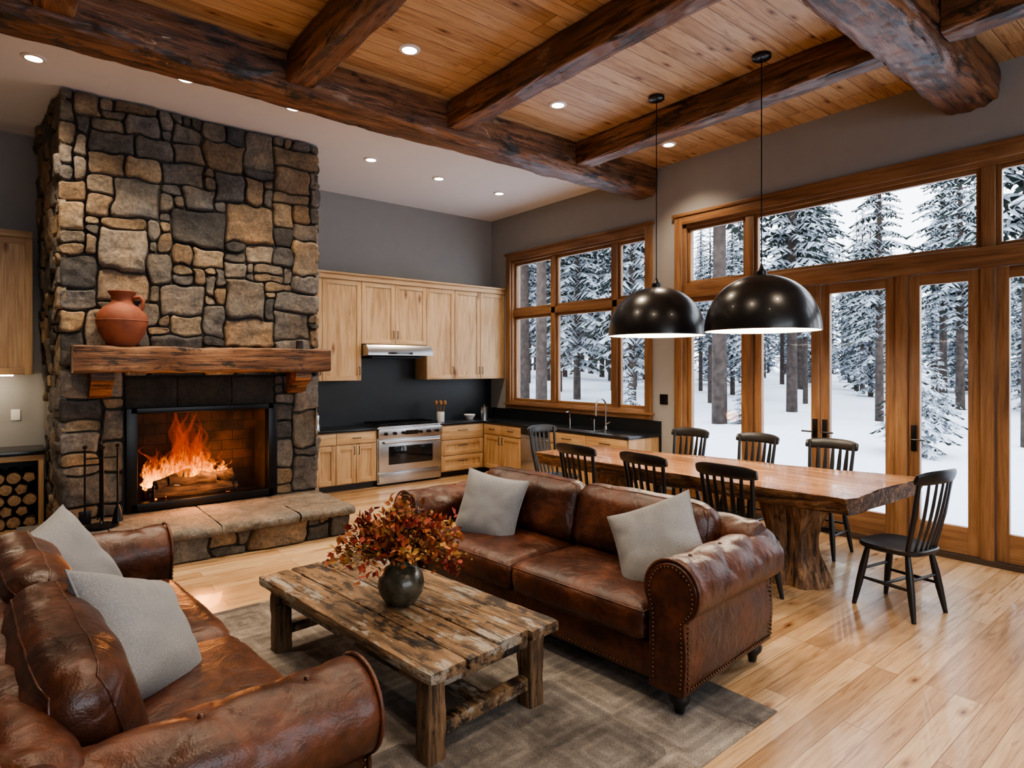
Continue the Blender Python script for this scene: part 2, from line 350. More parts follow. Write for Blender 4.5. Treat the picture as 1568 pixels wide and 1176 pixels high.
def door(name,a,b,hside):
    mb=MB(); frame(mb,a,b,.045,2.555,.09,XW+.02,XW+.075,.24,.1); pane(mb,a+.08,b-.08,.27,2.46,XW+.045)
    y=a+.045 if hside<0 else b-.045
    mb.box(XW+.0,XW+.02,y-.022,y+.022,.92,1.16,BLK,.004); s=1 if hside<0 else -1
    mb.tube([(XW+.01,y,1.03),(XW-.05,y,1.03),(XW-.05,y+s*.11,1.03)],.009,BLK,8)
    return mb.done(name)
door('door_1',2.965,3.695,-1); door('door_2',2.255,2.955,1); door('door_3',1.595,2.145,1); door('door_4',.815,1.485,-1); door('door_5',-.005,.705,-1)
simple('light_switch',(XW-.012,XW-.001,4.86,4.98,1.22,1.35,BLK),bev=.003)
# ---------------------------------------------------------------- stones
PAL=[(.10,.098,.097),(.145,.138,.13),(.205,.185,.157),(.33,.255,.172),(.27,.21,.15),(.175,.168,.16),(.37,.29,.195),(.24,.22,.198),(.12,.118,.12),(.28,.205,.135),(.26,.228,.19),(.20,.188,.172)]
def stones(mb,W,H,nx,nz_,hole,place,seed,depth=.05,warp=.03,gap=.006,jit=.24):
    rs=random.Random(seed); occ=[[False]*nx for _ in range(nz_)]
    cw,ch=W/nx,H/nz_
    if hole:
        for j in range(hole[2],hole[3]):
            for i in range(hole[0],hole[1]): occ[j][i]=True
    nodes={}
    def N(i,j):
        if (i,j) in nodes: return nodes[(i,j)]
        jx=rs.uniform(-jit,jit)*cw; jy=rs.uniform(-jit,jit)*ch
        x,y=i*cw,j*ch
        ax=noise.noise(Vector((x*2.1,y*2.1,seed)))*warp; ay=noise.noise(Vector((x*2.1+40,y*2.1,seed)))*warp
        if i==0: jx=0;ax=rs.uniform(-.012,.004)
        if i==nx: jx=0;ax=rs.uniform(-.004,.012)
        if j in (0,nz_): jy=0;ay=0
        if hole and hole[0]<=i<=hole[1] and hole[2]<=j<=hole[3]: jx=jy=ax=ay=0
        nodes[(i,j)]=Vector((x+jx+ax,y+jy+ay)); return nodes[(i,j)]
    opts=[(4,3),(5,3),(3,2),(5,2),(3,3),(4,2),(2,2),(3,1),(4,1),(2,1),(4,4),(3,2),(1,1),(5,4),(2,3),(2,1),(3,1)]
    mi=mb.mi(STONE)
    for j in range(nz_):
        for i in range(nx):
            if occ[j][i]: continue
            w,h=rs.choice(opts)
            while True:
                ok=i+w<=nx and j+h<=nz_ and all(not occ[b][a] for b in range(j,j+h) for a in range(i,i+w))
                if ok: break
                if w>1 and (w>=h or h==1): w-=1
                else: h-=1
            for b in range(j,j+h):
                for a in range(i,i+w): occ[b][a]=True
            col=rs.choice(PAL); k=rs.uniform(.75,1.3); mb.c=(col[0]*k,col[1]*k,col[2]*k,1)
            poly=[N(i+a,j) for a in range(w)]+[N(i+w,j+b) for b in range(h)]+[N(i+w-a,j+h) for a in range(w)]+[N(i,j+h-b) for b in range(h)]
            c=sum(poly,Vector((0,0)))/len(poly)
            q=[]
            for a,b in zip(poly,poly[1:]+poly[:1]): q+= [a.lerp(b,.22),a.lerp(b,.5),a.lerp(b,.78)]
            n=len(q); q2=[]
            for k2 in range(n):
                t=(q[(k2+1)%n]-q[k2-1]); L=t.length or 1; nm=Vector((-t.y,t.x))/L
                p=q[k2]+nm*gap
                p+=Vector((noise.noise(Vector((p.x*14,p.y*14,seed))),noise.noise(Vector((p.x*14,p.y*14,seed+5)))))*.006
                q2.append(p)
            r=min(w*cw,h*ch)/2
            ts=[.03,.2,.4,.58,.72,.82]+[max(.84,1-.045/r),max(.90,1-.022/r),max(.95,1-.010/r),max(.98,1-.003/r),1]
            pf=[1,1,1,1,1,1,.985,.94,.80,.45,-.12]
            dd=depth*rs.uniform(.5,1.1); tx,ty=rs.uniform(-.10,.10),rs.uniform(-.10,.10); sd=rs.random()*99
            rings=[]
            for t,pr in zip(ts,pf):
                ring=[]
                for p in q2:
                    pp=c.lerp(p,t); rel=pp-c; qq=Vector((pp.x,pp.y,sd))
                    rough=.026*noise.noise(qq*4)+.016*abs(noise.noise(qq*8))+.009*noise.noise(qq*19)+.004*noise.noise(qq*42)
                    d=pr*(dd+max(-.02,min(.02,tx*rel.x+ty*rel.y))+rough)
                    ring.append(mb.bm.verts.new(place(pp.x,pp.y,d)))
                rings.append(ring)
            mb.face(rings[0],mi,True)
            for r0,r1 in zip(rings,rings[1:]):
                for a in range(n): mb.face([r0[a],r1[a],r1[(a+1)%n],r0[(a+1)%n]],mi,True)
# ---------------------------------------------------------------- fireplace
FX0,FX1,FY=.40,2.68,6.93
WX0=FX0-.08; WX1=FX1+.04; W=WX1-WX0
mb=MB(True)
hx0,hx1=.87,2.2
mb.box(FX0-.035,hx0,FY,8.58,0,ZC-.01,MORT); mb.box(hx1,FX1+.01,FY,8.58,0,ZC-.01,MORT)
mb.box(hx0,hx1,FY,8.58,1.31,ZC-.01,MORT); mb.box(hx0,hx1,7.45,8.58,0,1.31,MORT); mb.box(hx0,hx1,FY,7.45,0,.30,MORT)
H=ZC-.30-.01
stones(mb,W,H,24,39,(5,19,0,13),lambda x,y,d:Vector((WX0+x,FY-d,.30+y)),3,.075)
stones(mb,1.66,ZC-.02,15,42,None,lambda x,y,d:Vector((FX0-.035-d-.13*(x/1.55)*(y/4.2),FY-.05+x,.01+y)),5,.055)
stones(mb,1.66,ZC-.02,15,42,None,lambda x,y,d:Vector((FX1+.01+d,FY-.05+x,.01+y)),6,.04)
LX0,LX1=WX0+5*W/24+.01,WX0+19*W/24-.01
for a,b_ in ((LX0,LX0+.44),(LX0+.445,LX0+.95),(LX0+.955,LX1)):
    g=U(.8,1.3); mb.c=(.045*g,.041*g,.038*g,1)
    def f(u,v):
        P=[(1.29,.0),(1.29,.045),(1.31,.06),(1.45,.065),(1.58,.06),(1.605,.045),(1.605,0)]
        z,d=P[round(v*6)]; x=a+(b_-a)*u; e=.01 if u in (0,1) else 0
        return (x,FY-d+e-.012*noise.noise(Vector((x*7,z*7,2))),z)
    mb.surf(16,6,f,STONE)
mb.box(hx0,hx0+.03,FY+.03,7.45,.30,1.31,FBRICK); mb.box(hx1-.03,hx1,FY+.03,7.45,.30,1.31,FBRICK); mb.box(hx0,hx1,7.42,7.45,.30,1.31,FBRICK)
mb.box(hx0,hx1,FY+.03,7.45,1.28,1.31,BLK); mb.box(hx0,hx1,FY+.0,7.45,.30,.32,SLATE)
fa=FY-.095
for b in ((hx0-.04,hx0+.055,.31,1.305),(hx1-.055,hx1+.04,.31,1.305),(hx0,hx1,1.25,1.305),(hx0,hx1,.31,.385)):
    mb.box(b[0],b[1],fa,FY+.03,b[2],b[3],BLK,.005)
HY=5.92; HX0,HX1=.05,2.66
mb.box(HX0+.03,HX1-.03,HY+.03,FY,0,.24,MORT)
stones(mb,HX1-HX0,.225,24,3,None,lambda x,y,d:Vector((HX0+x,HY+.03-d,y)),8,.05,.01)
stones(mb,FY-HY,.225,9,3,None,lambda x,y,d:Vector((HX1-.03+d,HY+x,y)),9,.04,.01)
stones(mb,FY-HY,.225,9,3,None,lambda x,y,d:Vector((HX0+.03-d,HY+x,y)),10,.04,.01)
xx=HX0-.03; k=0
while xx<HX1-.05:
    w=min([.62,.8,.7,.75][k%4],HX1+.04-xx); k+=1
    if HX1+.04-xx-w<.2: w=HX1+.04-xx
    g=U(.8,1.1); mb.c=(.235*g,.215*g,.19*g,1); sx=xx; sw=w-.008; sd=k*3.3
    P=[(FY-.0,.212),(HY+.02,.212),(HY-.06,.214),(HY-.075,.23),(HY-.078,.255),(HY-.072,.28),(HY-.05,.294)]+[(HY+.0+.10*i,.30) for i in range(10)]+[(FY,.30)]
    NP=len(P)-1
    def f(u,v):
        ii=round(v*NP); y,z=P[ii]
        x=sx+u*sw
        if 1<ii<8: y+=.04*noise.noise(Vector((x*5,z*9,sd)))+.018*noise.noise(Vector((x*18,z*26,sd)))
        if ii>5 : z+=.010*noise.noise(Vector((x*5,y*5,sd)))+.004*noise.noise(Vector((x*16,y*16,sd)))-.004
        return (x,y,z)
    mb.surf(26,NP,f,STONE)
    xx+=w
fp=mb.done('stone_fireplace',ang=70)
# mantel
def rough_box(mb,x0,x1,y0,y1,z0,z1,m,amp=.012,seed=0,nu=60,e=.22):
    def f(u,v):
        an=2*pi*v+pi/4; c,s=math.cos(an),math.sin(an)
        y=math.copysign(abs(c)**e,c);z=math.copysign(abs(s)**e,s); x=x0+(x1-x0)*u
        q=Vector((x*2.5,y*1.2,z*1.2+seed)); k=amp*(noise.noise(q)+.6*noise.noise(q*3))
        return (x,(y0+y1)/2+y*((y1-y0)/2+k),(z0+z1)/2+z*((z1-z0)/2+k))
    g=mb.surf(nu,44,f,m,cv=True); mi=mb.mi(m); mb.face(g[0],mi); mb.face(g[-1][::-1],mi)
mb=MB(); rough_box(mb,.40,2.70,6.48,6.86,1.65,1.89,MANT,.014,3,120,.14)
for x in (.62,2.43):
    def f(u,v):
        P=[(6.86,1.66),(6.56,1.66),(6.56,1.58),(6.62,1.53),(6.70,1.50),(6.74,1.44),(6.86,1.41)]
        y,z=P[round(v*6)]; return (x-.085+.17*u,y,z)
    g=mb.surf(1,6,f,MANT,sm=False); mi=mb.mi(MANT); mb.face(g[0],mi); mb.face(g[1][::-1],mi)
mb.done('mantel_shelf',ang=50)
# fire
mb=MB(); rs=random.Random(4)
LOGM=wood('charred_log',(.008,.006,.005),(.040,.024,.015),(.14,.085,.045),'X',2,.9,.9,0,crack=True)
EMB=plain('glowing_embers',(.2,.03,.01),.9,emit=(1,.17,.02),es=2.6,var=.3)
for (x0,y0,z0,x1,y1,z1,r) in ((1.02,7.20,.43,1.84,7.24,.43,.06),(1.04,7.03,.43,1.86,7.01,.43,.062),(1.10,7.00,.52,1.52,7.22,.61,.052),(1.40,7.20,.53,1.84,7.00,.56,.055),(1.22,7.02,.535,1.66,7.0,.54,.045)):
    mb.tube([Vector((x0,y0,z0)).lerp(Vector((x1,y1,z1)),t/6)+Vector((0,rs.uniform(-.012,.012),rs.uniform(-.012,.012))) for t in range(7)],[r*rs.uniform(.85,1.12) for _ in range(7)],LOGM,12)
for i in range(90): mb.ball((rs.uniform(1.05,1.85),rs.uniform(6.99,7.28),.37+rs.uniform(0,.05)),rs.uniform(.010,.025),EMB if rs.random()<.6 else LOGM,6)
for i in range(11): mb.box(1.02+i*.085,1.035+i*.085,6.97,7.3,.345,.36,BLK)
for x in (1.08,1.82): mb.tube([(x,6.965,.33),(x,6.965,.50)],.012,BLK,8); mb.ball((x,6.965,.51),.02,BLK,8)
mb.box(.98,1.92,6.96,6.975,.335,.365,BLK)
mb.done('fire_logs')
def flamemat():
    m,nt,b=newmat('flame'); nt.nodes.remove(b); o=nt.nodes['Material Output']; tc=node(nt,'ShaderNodeTexCoord')
    s=node(nt,'ShaderNodeSeparateXYZ',{0:tc.outputs['Object']})
    h=node(nt,'ShaderNodeMapRange',{'Value':s.outputs[2],'From Min':.44,'From Max':1.25})
    n=node(nt,'ShaderNodeTexNoise',{'Vector':node(nt,'ShaderNodeMapping',{'Vector':tc.outputs['Object'],'Scale':(16,16,5)}).outputs[0],'Scale':1,'Detail':4,'Distortion':2.2})
    a=node(nt,'ShaderNodeMath',{0:n.outputs[0],1:1.25,2:h.outputs[0]},operation='MULTIPLY_ADD')
    c=ramp(nt,a.outputs[0],[(.40,(1,.50,.11)),(.75,(1,.28,.03)),(1.0,(1,.11,.007))])
    st=ramp(nt,a.outputs[0],[(.45,(1,1,1)),(.75,(.40,.40,.40)),(1,(.14,.14,.14))])
    e=node(nt,'ShaderNodeEmission',{'Color':c}); ml=node(nt,'ShaderNodeMath',{0:st,1:4.2},operation='MULTIPLY'); nt.links.new(ml.outputs[0],e.inputs[1])
    t=node(nt,'ShaderNodeBsdfTransparent'); al=ramp(nt,a.outputs[0],[(.42,(.60,)*3),(.72,(.22,)*3),(1.0,(.05,)*3)])
    mx=node(nt,'ShaderNodeMixShader',{0:al,1:t.outputs[0],2:e.outputs[0]}); nt.links.new(mx.outputs[0],o.inputs[0]); return m
FLM=flamemat()
mb=MB(); rs=random.Random(11)
for i in range(60):
    cx=rs.gauss(1.38,.19); cx=min(1.78,max(1.06,cx)); cy=rs.uniform(7.08,7.27); h=(.88-1.5*abs(cx-1.38))*rs.uniform(.45,1.05); h=max(.17,h); w=rs.uniform(.03,.07); sd=i*2.1
    def f(u,v):
        t=v; r=w*(math.sin(pi*min(1,t*.85+.15))**.8)*(1-t)**.6+.001
        r*=1+.6*noise.noise(Vector((sd+9,t*6,u*2)))
        ox=.10*t*noise.noise(Vector((sd,t*2.8,0)))*2; oy=.03*noise.noise(Vector((sd,t*3,7)))
        an=2*pi*u
        return (cx+ox+r*math.cos(an),cy+oy+r*.5*math.sin(an),.46+t*h)
    mb.surf(10,20,f,FLM,cu=True)
mb.done('fireplace_flames')
# fire tools
mb=MB(); c=Vector((.60,6.45,0)); z0=.305
mb.lathe([(0,z0),(.13,z0),(.13,z0+.015),(.03,z0+.03),(.012,z0+.05),(.010,z0+.70),(.02,z0+.72),(.0,z0+.76)],(c.x,c.y,0),BLK,16)
mb.tube([c+Vector((-.12,0,z0+.6)),c+Vector((.12,0,z0+.6))],.007,BLK,8); mb.tube([c+Vector((0,-.1,z0+.6)),c+Vector((0,.1,z0+.6))],.007,BLK,8)
for i,(dx,dy) in enumerate(((-.12,0),(.12,0),(0,-.1),(0,.1))):
    mb.tube([c+Vector((dx,dy,z0+.1)),c+Vector((dx,dy,z0+.68))],.008,BLK,8); mb.ball(c+Vector((dx,dy,z0+.70)),.019,BLK,8)
    if i==0: mb.box(c.x+dx-.045,c.x+dx+.045,c.y-.004,c.y+.004,z0+.03,z0+.15,BLK,.003)
    if i==1: mb.lathe([(.01,z0+.18),(.03,z0+.12),(.045,z0+.03),(0,z0+.03)],(c.x+dx,c.y+dy,0),BLK,10)
    if i==2: mb.tube([c+Vector((dx,dy,z0+.1)),c+Vector((dx,dy,z0+.04)),c+Vector((dx+.04,dy,z0+.05))],.006,BLK,8)
    if i==3: mb.tube([c+Vector((dx-.02,dy,z0+.04)),c+Vector((dx,dy,z0+.14)),c+Vector((dx+.02,dy,z0+.04))],.006,BLK,8)
mb.done('fireplace_tool_set')
# urn
mb=MB(); prof=[(0,0),(.12,0),(.15,.03),(.205,.12),(.235,.22),(.225,.30),(.17,.365),(.115,.395),(.10,.42),(.10,.47),(.125,.50),(.13,.515),(.115,.52),(.095,.49),(.09,.42),(.10,.39),(.18,.33)]
prof=[(r*.88,z*.97) for r,z in prof]
mb.lathe(prof,(0,0,0),TERRA,40)
mb.tube([(.085,0,.44),(.15,0,.455),(.178,0,.42),(.17,0,.36),(.155,0,.335)],[.017,.019,.019,.019,.021],TERRA,10)
mb.lathe([(.208,.228),(.212,.233),(.208,.238)],(0,0,0),TERRA,40)
mb.done('terracotta_urn',(.78,6.67,1.893),rz=-.5)
mb=MB(); mb.lathe([(0,0),(.04,0),(.042,.01),(.035,.08),(.04,.09),(0,.09)],(0,0,0),SLATE,16); mb.done('mantel_candle_holder',(2.42,6.66,1.893))
# ---------------------------------------------------------------- kitchen
def shaker(mb,x0,x1,z0,z1,y,fw=.065,drawer=False):
    g=.003; x0+=g;x1-=g;z0+=g;z1-=g
    if drawer or z1-z0<.2:
        mb.box(x0,x1,y-.02,y,z0,z1,CABX,.003); return
    mb.box(x0,x0+fw,y-.02,y,z0,z1,CAB,.002); mb.box(x1-fw,x1,y-.02,y,z0,z1,CAB,.002)
    mb.box(x0+fw,x1-fw,y-.02,y,z1-fw,z1,CABX,.002); mb.box(x0+fw,x1-fw,y-.02,y,z0,z0+fw,CABX,.002)
    mb.box(x0+fw,x1-fw,y-.008,y,z0+fw,z1-fw,CAB)
def pull(mb,x,z,y,vert=True,l=.11):
    if vert: mb.tube([(x,y-.02,z-l/2),(x,y-.045,z-l/2),(x,y-.045,z+l/2),(x,y-.02,z+l/2)],.0055,BLK,6)
    else: mb.tube([(x-l/2,y-.02,z),(x-l/2,y-.045,z),(x+l/2,y-.045,z),(x+l/2,y-.02,z)],.0055,BLK,6)
ZT=.84; YF=7.99
UF=8.24
mb=MB()
def upper(x0,x1,z0,z1,nd,hb=True):
    mb.box(x0,x1,UF,YB-.035,z0,z1,CAB,.002); w=(x1-x0)/nd
    for i in range(nd):
        shaker(mb,x0+i*w,x0+(i+1)*w,z0,z1,UF)
        sx=x0+(i+1)*w-.035 if i%2==0 else x0+i*w+.035
        pull(mb,sx,z0+.14,UF)
upper(2.80,3.30,1.505,2.93,1); upper(3.30,3.88,1.505,2.93,1); upper(3.88,4.96,2.035,2.93,2); upper(4.96,5.48,1.505,2.93,1); upper(5.48,6.49,1.505,2.93,2)
mb.box(2.80,6.49,UF-.04,YB-.002,2.93,3.0,CABX,.006)
mb.box(2.80,6.49,UF-.06,YB-.002,3.0,3.03,CABX,.006)
mb.done('upper_cabinets')
mb=MB()
mb.box(-1.2,.16,UF,YB-.002,1.62,3.05,CAB,.002)
for a,b in ((-1.2,-.74),(-.74,-.29),(-.29,.16)): shaker(mb,a,b,1.62,3.05,UF)
mb.box(-1.2,.16,UF-.04,YB-.002,3.05,3.12,CABX,.005)
mb.box(-1.0,0,UF+.06,UF+.12,1.605,1.62,LIGHTM)
mb.done('left_wall_cabinet')
mb=MB()
mb.box(2.80,4.0,YF,YB-.03,.09,ZT-.035,CAB); mb.box(2.80,4.0,YF+.07,YB-.03,0,.09,BLKW)
shaker(mb,2.80,3.4,.64,ZT-.04,YF,drawer=True); shaker(mb,3.4,3.98,.64,ZT-.04,YF,drawer=True); pull(mb,3.1,.72,YF,False); pull(mb,3.69,.72,YF,False)
for i in range(4):
    shaker(mb,2.8+i*.295,2.8+(i+1)*.295,.1,.63,YF); pull(mb,2.8+i*.295+(.26 if i%2==0 else .035),.55,YF)
mb.box(5.06,XW-.03,YF,YB-.03,.09,ZT-.035,CAB); mb.box(5.06,XW-.1,YF+.07,YB-.03,0,.09,BLKW)
for a,b in ((.1,.33),(.34,.57),(.58,.80)): shaker(mb,5.07,5.86,a,b,YF,drawer=(a>.5)); pull(mb,5.46,(a+b)/2+.03,YF,False,.16)
mb.done('base_cabinets')
mb=MB()
LR=3.0
mb.box(0,.95,0,.59,.09,ZT-.035,CAB); mb.box(1.58,LR,0,.59,.09,ZT-.035,CAB); mb.box(0,LR-.05,.07,.59,0,.09,BLKW); mb.box(.95,1.58,.03,.59,.09,ZT-.035,CAB)
for a,b in ((.02,.48),(.48,.95)):
    shaker(mb,a,b,.64,ZT-.04,0,drawer=True); shaker(mb,a,b,.1,.63,0); pull(mb,(a+b)/2,.72,0,False)
pull(mb,.44,.55,0); pull(mb,.52,.55,0)
for a,b in ((1.58,2.28),(2.28,2.98)):
    shaker(mb,a,b,.64,ZT-.04,0,drawer=True); shaker(mb,a,b,.1,.63,0); pull(mb,(a+b)/2,.72,0,False,.16)
pull(mb,2.22,.55,0); pull(mb,2.34,.55,0)
mb.done('sink_base_cabinets',(5.88,YF-.01,0),rz=-pi/2)
mb=MB(); mb.box(.955,1.575,-.02,.028,.10,ZT-.04,STEEL,.004); mb.box(.955,1.575,-.024,-.018,.70,ZT-.05,DGLASS,.002)
mb.tube([(1.0,-.02,.66),(1.0,-.06,.66),(1.53,-.06,.66),(1.53,-.02,.66)],.011,STEEL,10)
mb.done('dishwasher',(5.88,YF-.01,0),rz=-pi/2)
mb=MB()
mb.box(2.78,4.0,YF-.03,YB-.032,ZT-.035,ZT,COUNT,.004); mb.box(5.06,XW-.022,YF-.03,YB-.032,ZT-.035,ZT,COUNT,.004)
mb.box(5.85,XW-.022,4.96,YF-.03,ZT-.035,ZT,COUNT,.004)
mb.done('kitchen_countertop')
mb=MB(); mb.box(5.98,6.36,5.7,6.4,ZT+.001,ZT+.006,STEEL,.002); mb.box(6.0,6.34,5.72,6.38,ZT+.004,ZT+.008,DGLASS); mb.done('kitchen_sink')
mb=MB(); mb.box(2.78,XW-.03,YB-.03,YB-.003,0,1.5,BSPL); mb.box(3.88,4.96,YB-.03,YB-.003,1.5,2.03,BSPL); mb.done('backsplash')
simple('backsplash_east',(XW-.02,XW-.002,4.96,YB-.035,0,1.0,BSPL))
mb=MB(); mb.cyl((0,0,0),(0,0,.04),.028,.024,STEEL,14)
pts=[(0,0,.03),(0,0,.32)]+[(-.10+.10*math.cos(a),0,.32+.10*math.sin(a)) for a in [pi*k/10 for k in range(1,11)]]+[(-.2,0,.25)]
mb.tube(pts,.012,STEEL,10); mb.cyl((-.2,0,.26),(-.2,0,.19),.017,.017,STEEL,10); mb.tube([(0,0,.06),(0,-.09,.10)],.008,STEEL,8)
mb.cyl((0,.22,0),(0,.22,.12),.014,.012,STEEL,10); mb.tube([(0,.22,.11),(-.06,.22,.13)],.006,STEEL,8); mb.done('kitchen_faucet',(6.42,5.85,ZT))
mb=MB(); mb.cyl((0,0,0),(0,0,.10),.016,.014,STEEL,10); mb.tube([(0,0,.1),(0,0,.17),(-.03,0,.2),(-.08,0,.19)],.008,STEEL,8); mb.done('soap_dispenser',(6.41,6.55,ZT))
# range
mb=MB(); x0,x1=4.005,5.055; y0=YF-.04
mb.box(x0,x1,y0+.02,YB-.06,.03,ZT+.0,STEEL,.004); mb.box(x0+.02,x1-.02,y0+.05,YB-.1,0,.05,BLK)
mb.box(x0+.01,x1-.01,y0-.01,y0+.03,.20,.66,STEEL,.008); mb.box(x0+.16,x1-.16,y0-.016,y0,.30,.56,DGLASS,.004)
mb.box(x0+.01,x1-.01,y0-.01,y0+.03,.05,.185,STEEL,.006); mb.box(x0,x1,y0-.03,y0+.05,.68,.82,STEEL,.012)
mb.tube([(x0+.07,y0,.625),(x0+.07,y0-.06,.625),(x1-.07,y0-.06,.625),(x1-.07,y0,.625)],.014,STEEL,10)
mb.box(x0+.42,x1-.42,y0-.034,y0-.028,.72,.78,DGLASS)
for i in range(7):
    if i==3: continue
    xk=x0+.10+i*(x1-x0-.2)/6; mb.cyl((xk,y0-.02,.75),(xk,y0-.07,.75),.026,.022,BLK,14)
mb.box(x0,x1,y0-.02,YB-.06,ZT,ZT+.012,STEEL,.004); mb.box(x0+.03,x1-.03,y0+.03,YB-.12,ZT+.012,ZT+.018,BLK)
for i in range(3):
    gx0=x0+.04+i*.325; gx1=gx0+.31
    for yy in (y0+.05,y0+.27,YB-.14): mb.box(gx0,gx1,yy-.006,yy+.006,ZT+.035,ZT+.05,BLK)
    for k in range(5): xk=gx0+.01+k*.0725; mb.box(xk-.006,xk+.006,y0+.05,YB-.14,ZT+.035,ZT+.05,BLK)
    for a in (gx0,gx1):
        for yy in (y0+.05,YB-.14): mb.box(a-.006,a+.006,yy-.006,yy+.006,ZT+.018,ZT+.05,BLK)
    for yy in (y0+.16,YB-.25): mb.lathe([(0,ZT+.032),(.04,ZT+.03),(.045,ZT+.018)],((gx0+gx1)/2,yy,0),BLK,14)
mb.done('kitchen_range')
mb=MB()
def f(u,v):
    P=[(YB-.035,2.02),(UF-.16,2.02),(UF-.22,1.93),(UF-.22,1.87),(YB-.035,1.84)]
    y,z=P[round(v*4)]; return (3.89+u*1.06,y,z)
g=mb.surf(1,4,f,STEEL,sm=False,cv=False); mi=mb.mi(STEEL); mb.face(g[0],mi); mb.face(g[1][::-1],mi)
mb.box(4.0,4.85,UF-.1,YB-.1,1.83,1.85,BLK); mb.box(4.2,4.6,UF-.224,UF-.219,1.885,1.915,DGLASS)
mb.done('range_hood')
mb=MB(); mb.lathe([(0,0),(.055,0),(.06,.01),(.062,.16),(.056,.16),(.054,.02),(0,.02)],(0,0,0),WHITE,20)
W2=plain('utensil_wood',(.25,.12,.05),.6)
for i in range(6):
    a=i*1.05; dx,dy=.03*math.cos(a),.03*math.sin(a)
    mb.tube([(dx*.5,dy*.5,.02),(dx*2.4,dy*2.4,.28)],.007,W2,6); mb.ball((dx*2.6,dy*2.6,.30),.028,W2,8,1.4)
mb.done('utensil_crock',(5.2,8.2,ZT))
mb=MB(); mb.lathe([(0,0),(.04,0),(.04,.05),(.028,.1),(.036,.17),(.03,.2),(.012,.21),(.02,.235),(0,.25)],(0,0,0),STEEL,18); mb.done('pepper_mill',(3.22,8.2,ZT))
mb=MB(); mb.lathe([(0,0),(.06,0),(.062,.26),(.064,.27),(.05,.285),(.012,.29),(.015,.31),(0,.315)],(0,0,0),STEEL,20); mb.done('storage_canister',(3.05,8.25,ZT))
mb=MB(); mb.lathe([(0,0),(.07,0),(.072,.18),(.074,.19),(.05,.205),(.012,.21),(.015,.23),(0,.235)],(0,0,0),STEEL,20); mb.done('storage_canister',(6.12,8.3,ZT))
mb=MB(); mb.lathe([(0,0),(.05,0),(.095,.07),(.09,.08),(0,.03)],(0,0,0),WHITE,20); mb.done('small_bowl',(5.86,8.35,ZT))
# left firewood nook
mb=MB()
NX=.245
mb.box(-1.3,NX+.015,YF-.02,YB-.01,.80,.84,COUNT,.004)
mb.box(-1.28,NX,YF,YB-.01,.74,.80,CABX,.003); mb.box(NX-.045,NX,YF,YB-.01,.0,.74,CAB,.003); mb.box(-1.28,-1.21,YF,YB-.01,0,.74,CAB,.003); mb.box(-1.21,NX-.045,YF,YB-.01,0,.05,CAB,.003); mb.box(-1.21,NX-.045,YB-.04,YB-.01,.05,.74,BLKW)
mb.done('firewood_cabinet')
END=wood('split_log_end',(.20,.12,.065),(.36,.235,.13),(.48,.34,.20),'Y',4,.8,.3,0)
LBARK=wood('log_bark',(.02,.013,.009),(.07,.04,.025),(.14,.09,.055),'Y',3,.9,.9,0,crack=True)
mb=MB(); rs=random.Random(2)
row=0; z=.052
while z<.56:
    x=-1.13+(.06 if row%2 else 0)
    while x<.16:
        r=.066*rs.uniform(.88,1.03); ye=YF+.005+rs.uniform(0,.05); cx=x+rs.uniform(-.004,.004); cz=z+.066
        if cx+r<.198:
            n=10 if rs.random()<.55 else 5; ph=rs.random()*6; rr=[r*rs.uniform(.90,1.0) for _ in range(n)]
            g0=[mb.bm.verts.new((cx+rr[k]*.90*math.cos(ph+2*pi*k/n),ye,cz+rr[k]*.90*math.sin(ph+2*pi*k/n))) for k in range(n)]
            g01=[mb.bm.verts.new((cx+rr[k]*math.cos(ph+2*pi*k/n),ye+.002,cz+rr[k]*math.sin(ph+2*pi*k/n))) for k in range(n)]
            g1=[mb.bm.verts.new((cx+rr[k]*math.cos(ph+2*pi*k/n),YB-.06,cz+rr[k]*math.sin(ph+2*pi*k/n))) for k in range(n)]
            mb.face(g0,mb.mi(END))
            for k in range(n):
                mb.face([g0[k],g0[(k+1)%n],g01[(k+1)%n],g01[k]],mb.mi(LBARK)); mb.face([g01[k],g01[(k+1)%n],g1[(k+1)%n],g1[k]],mb.mi(LBARK))
        x+=.126
    z+=.113; row+=1
mb.done('firewood_stack')
simple('wall_outlet',(-.02,.06,YB-.008,YB-.001,1.12,1.24,WHITE),bev=.002)
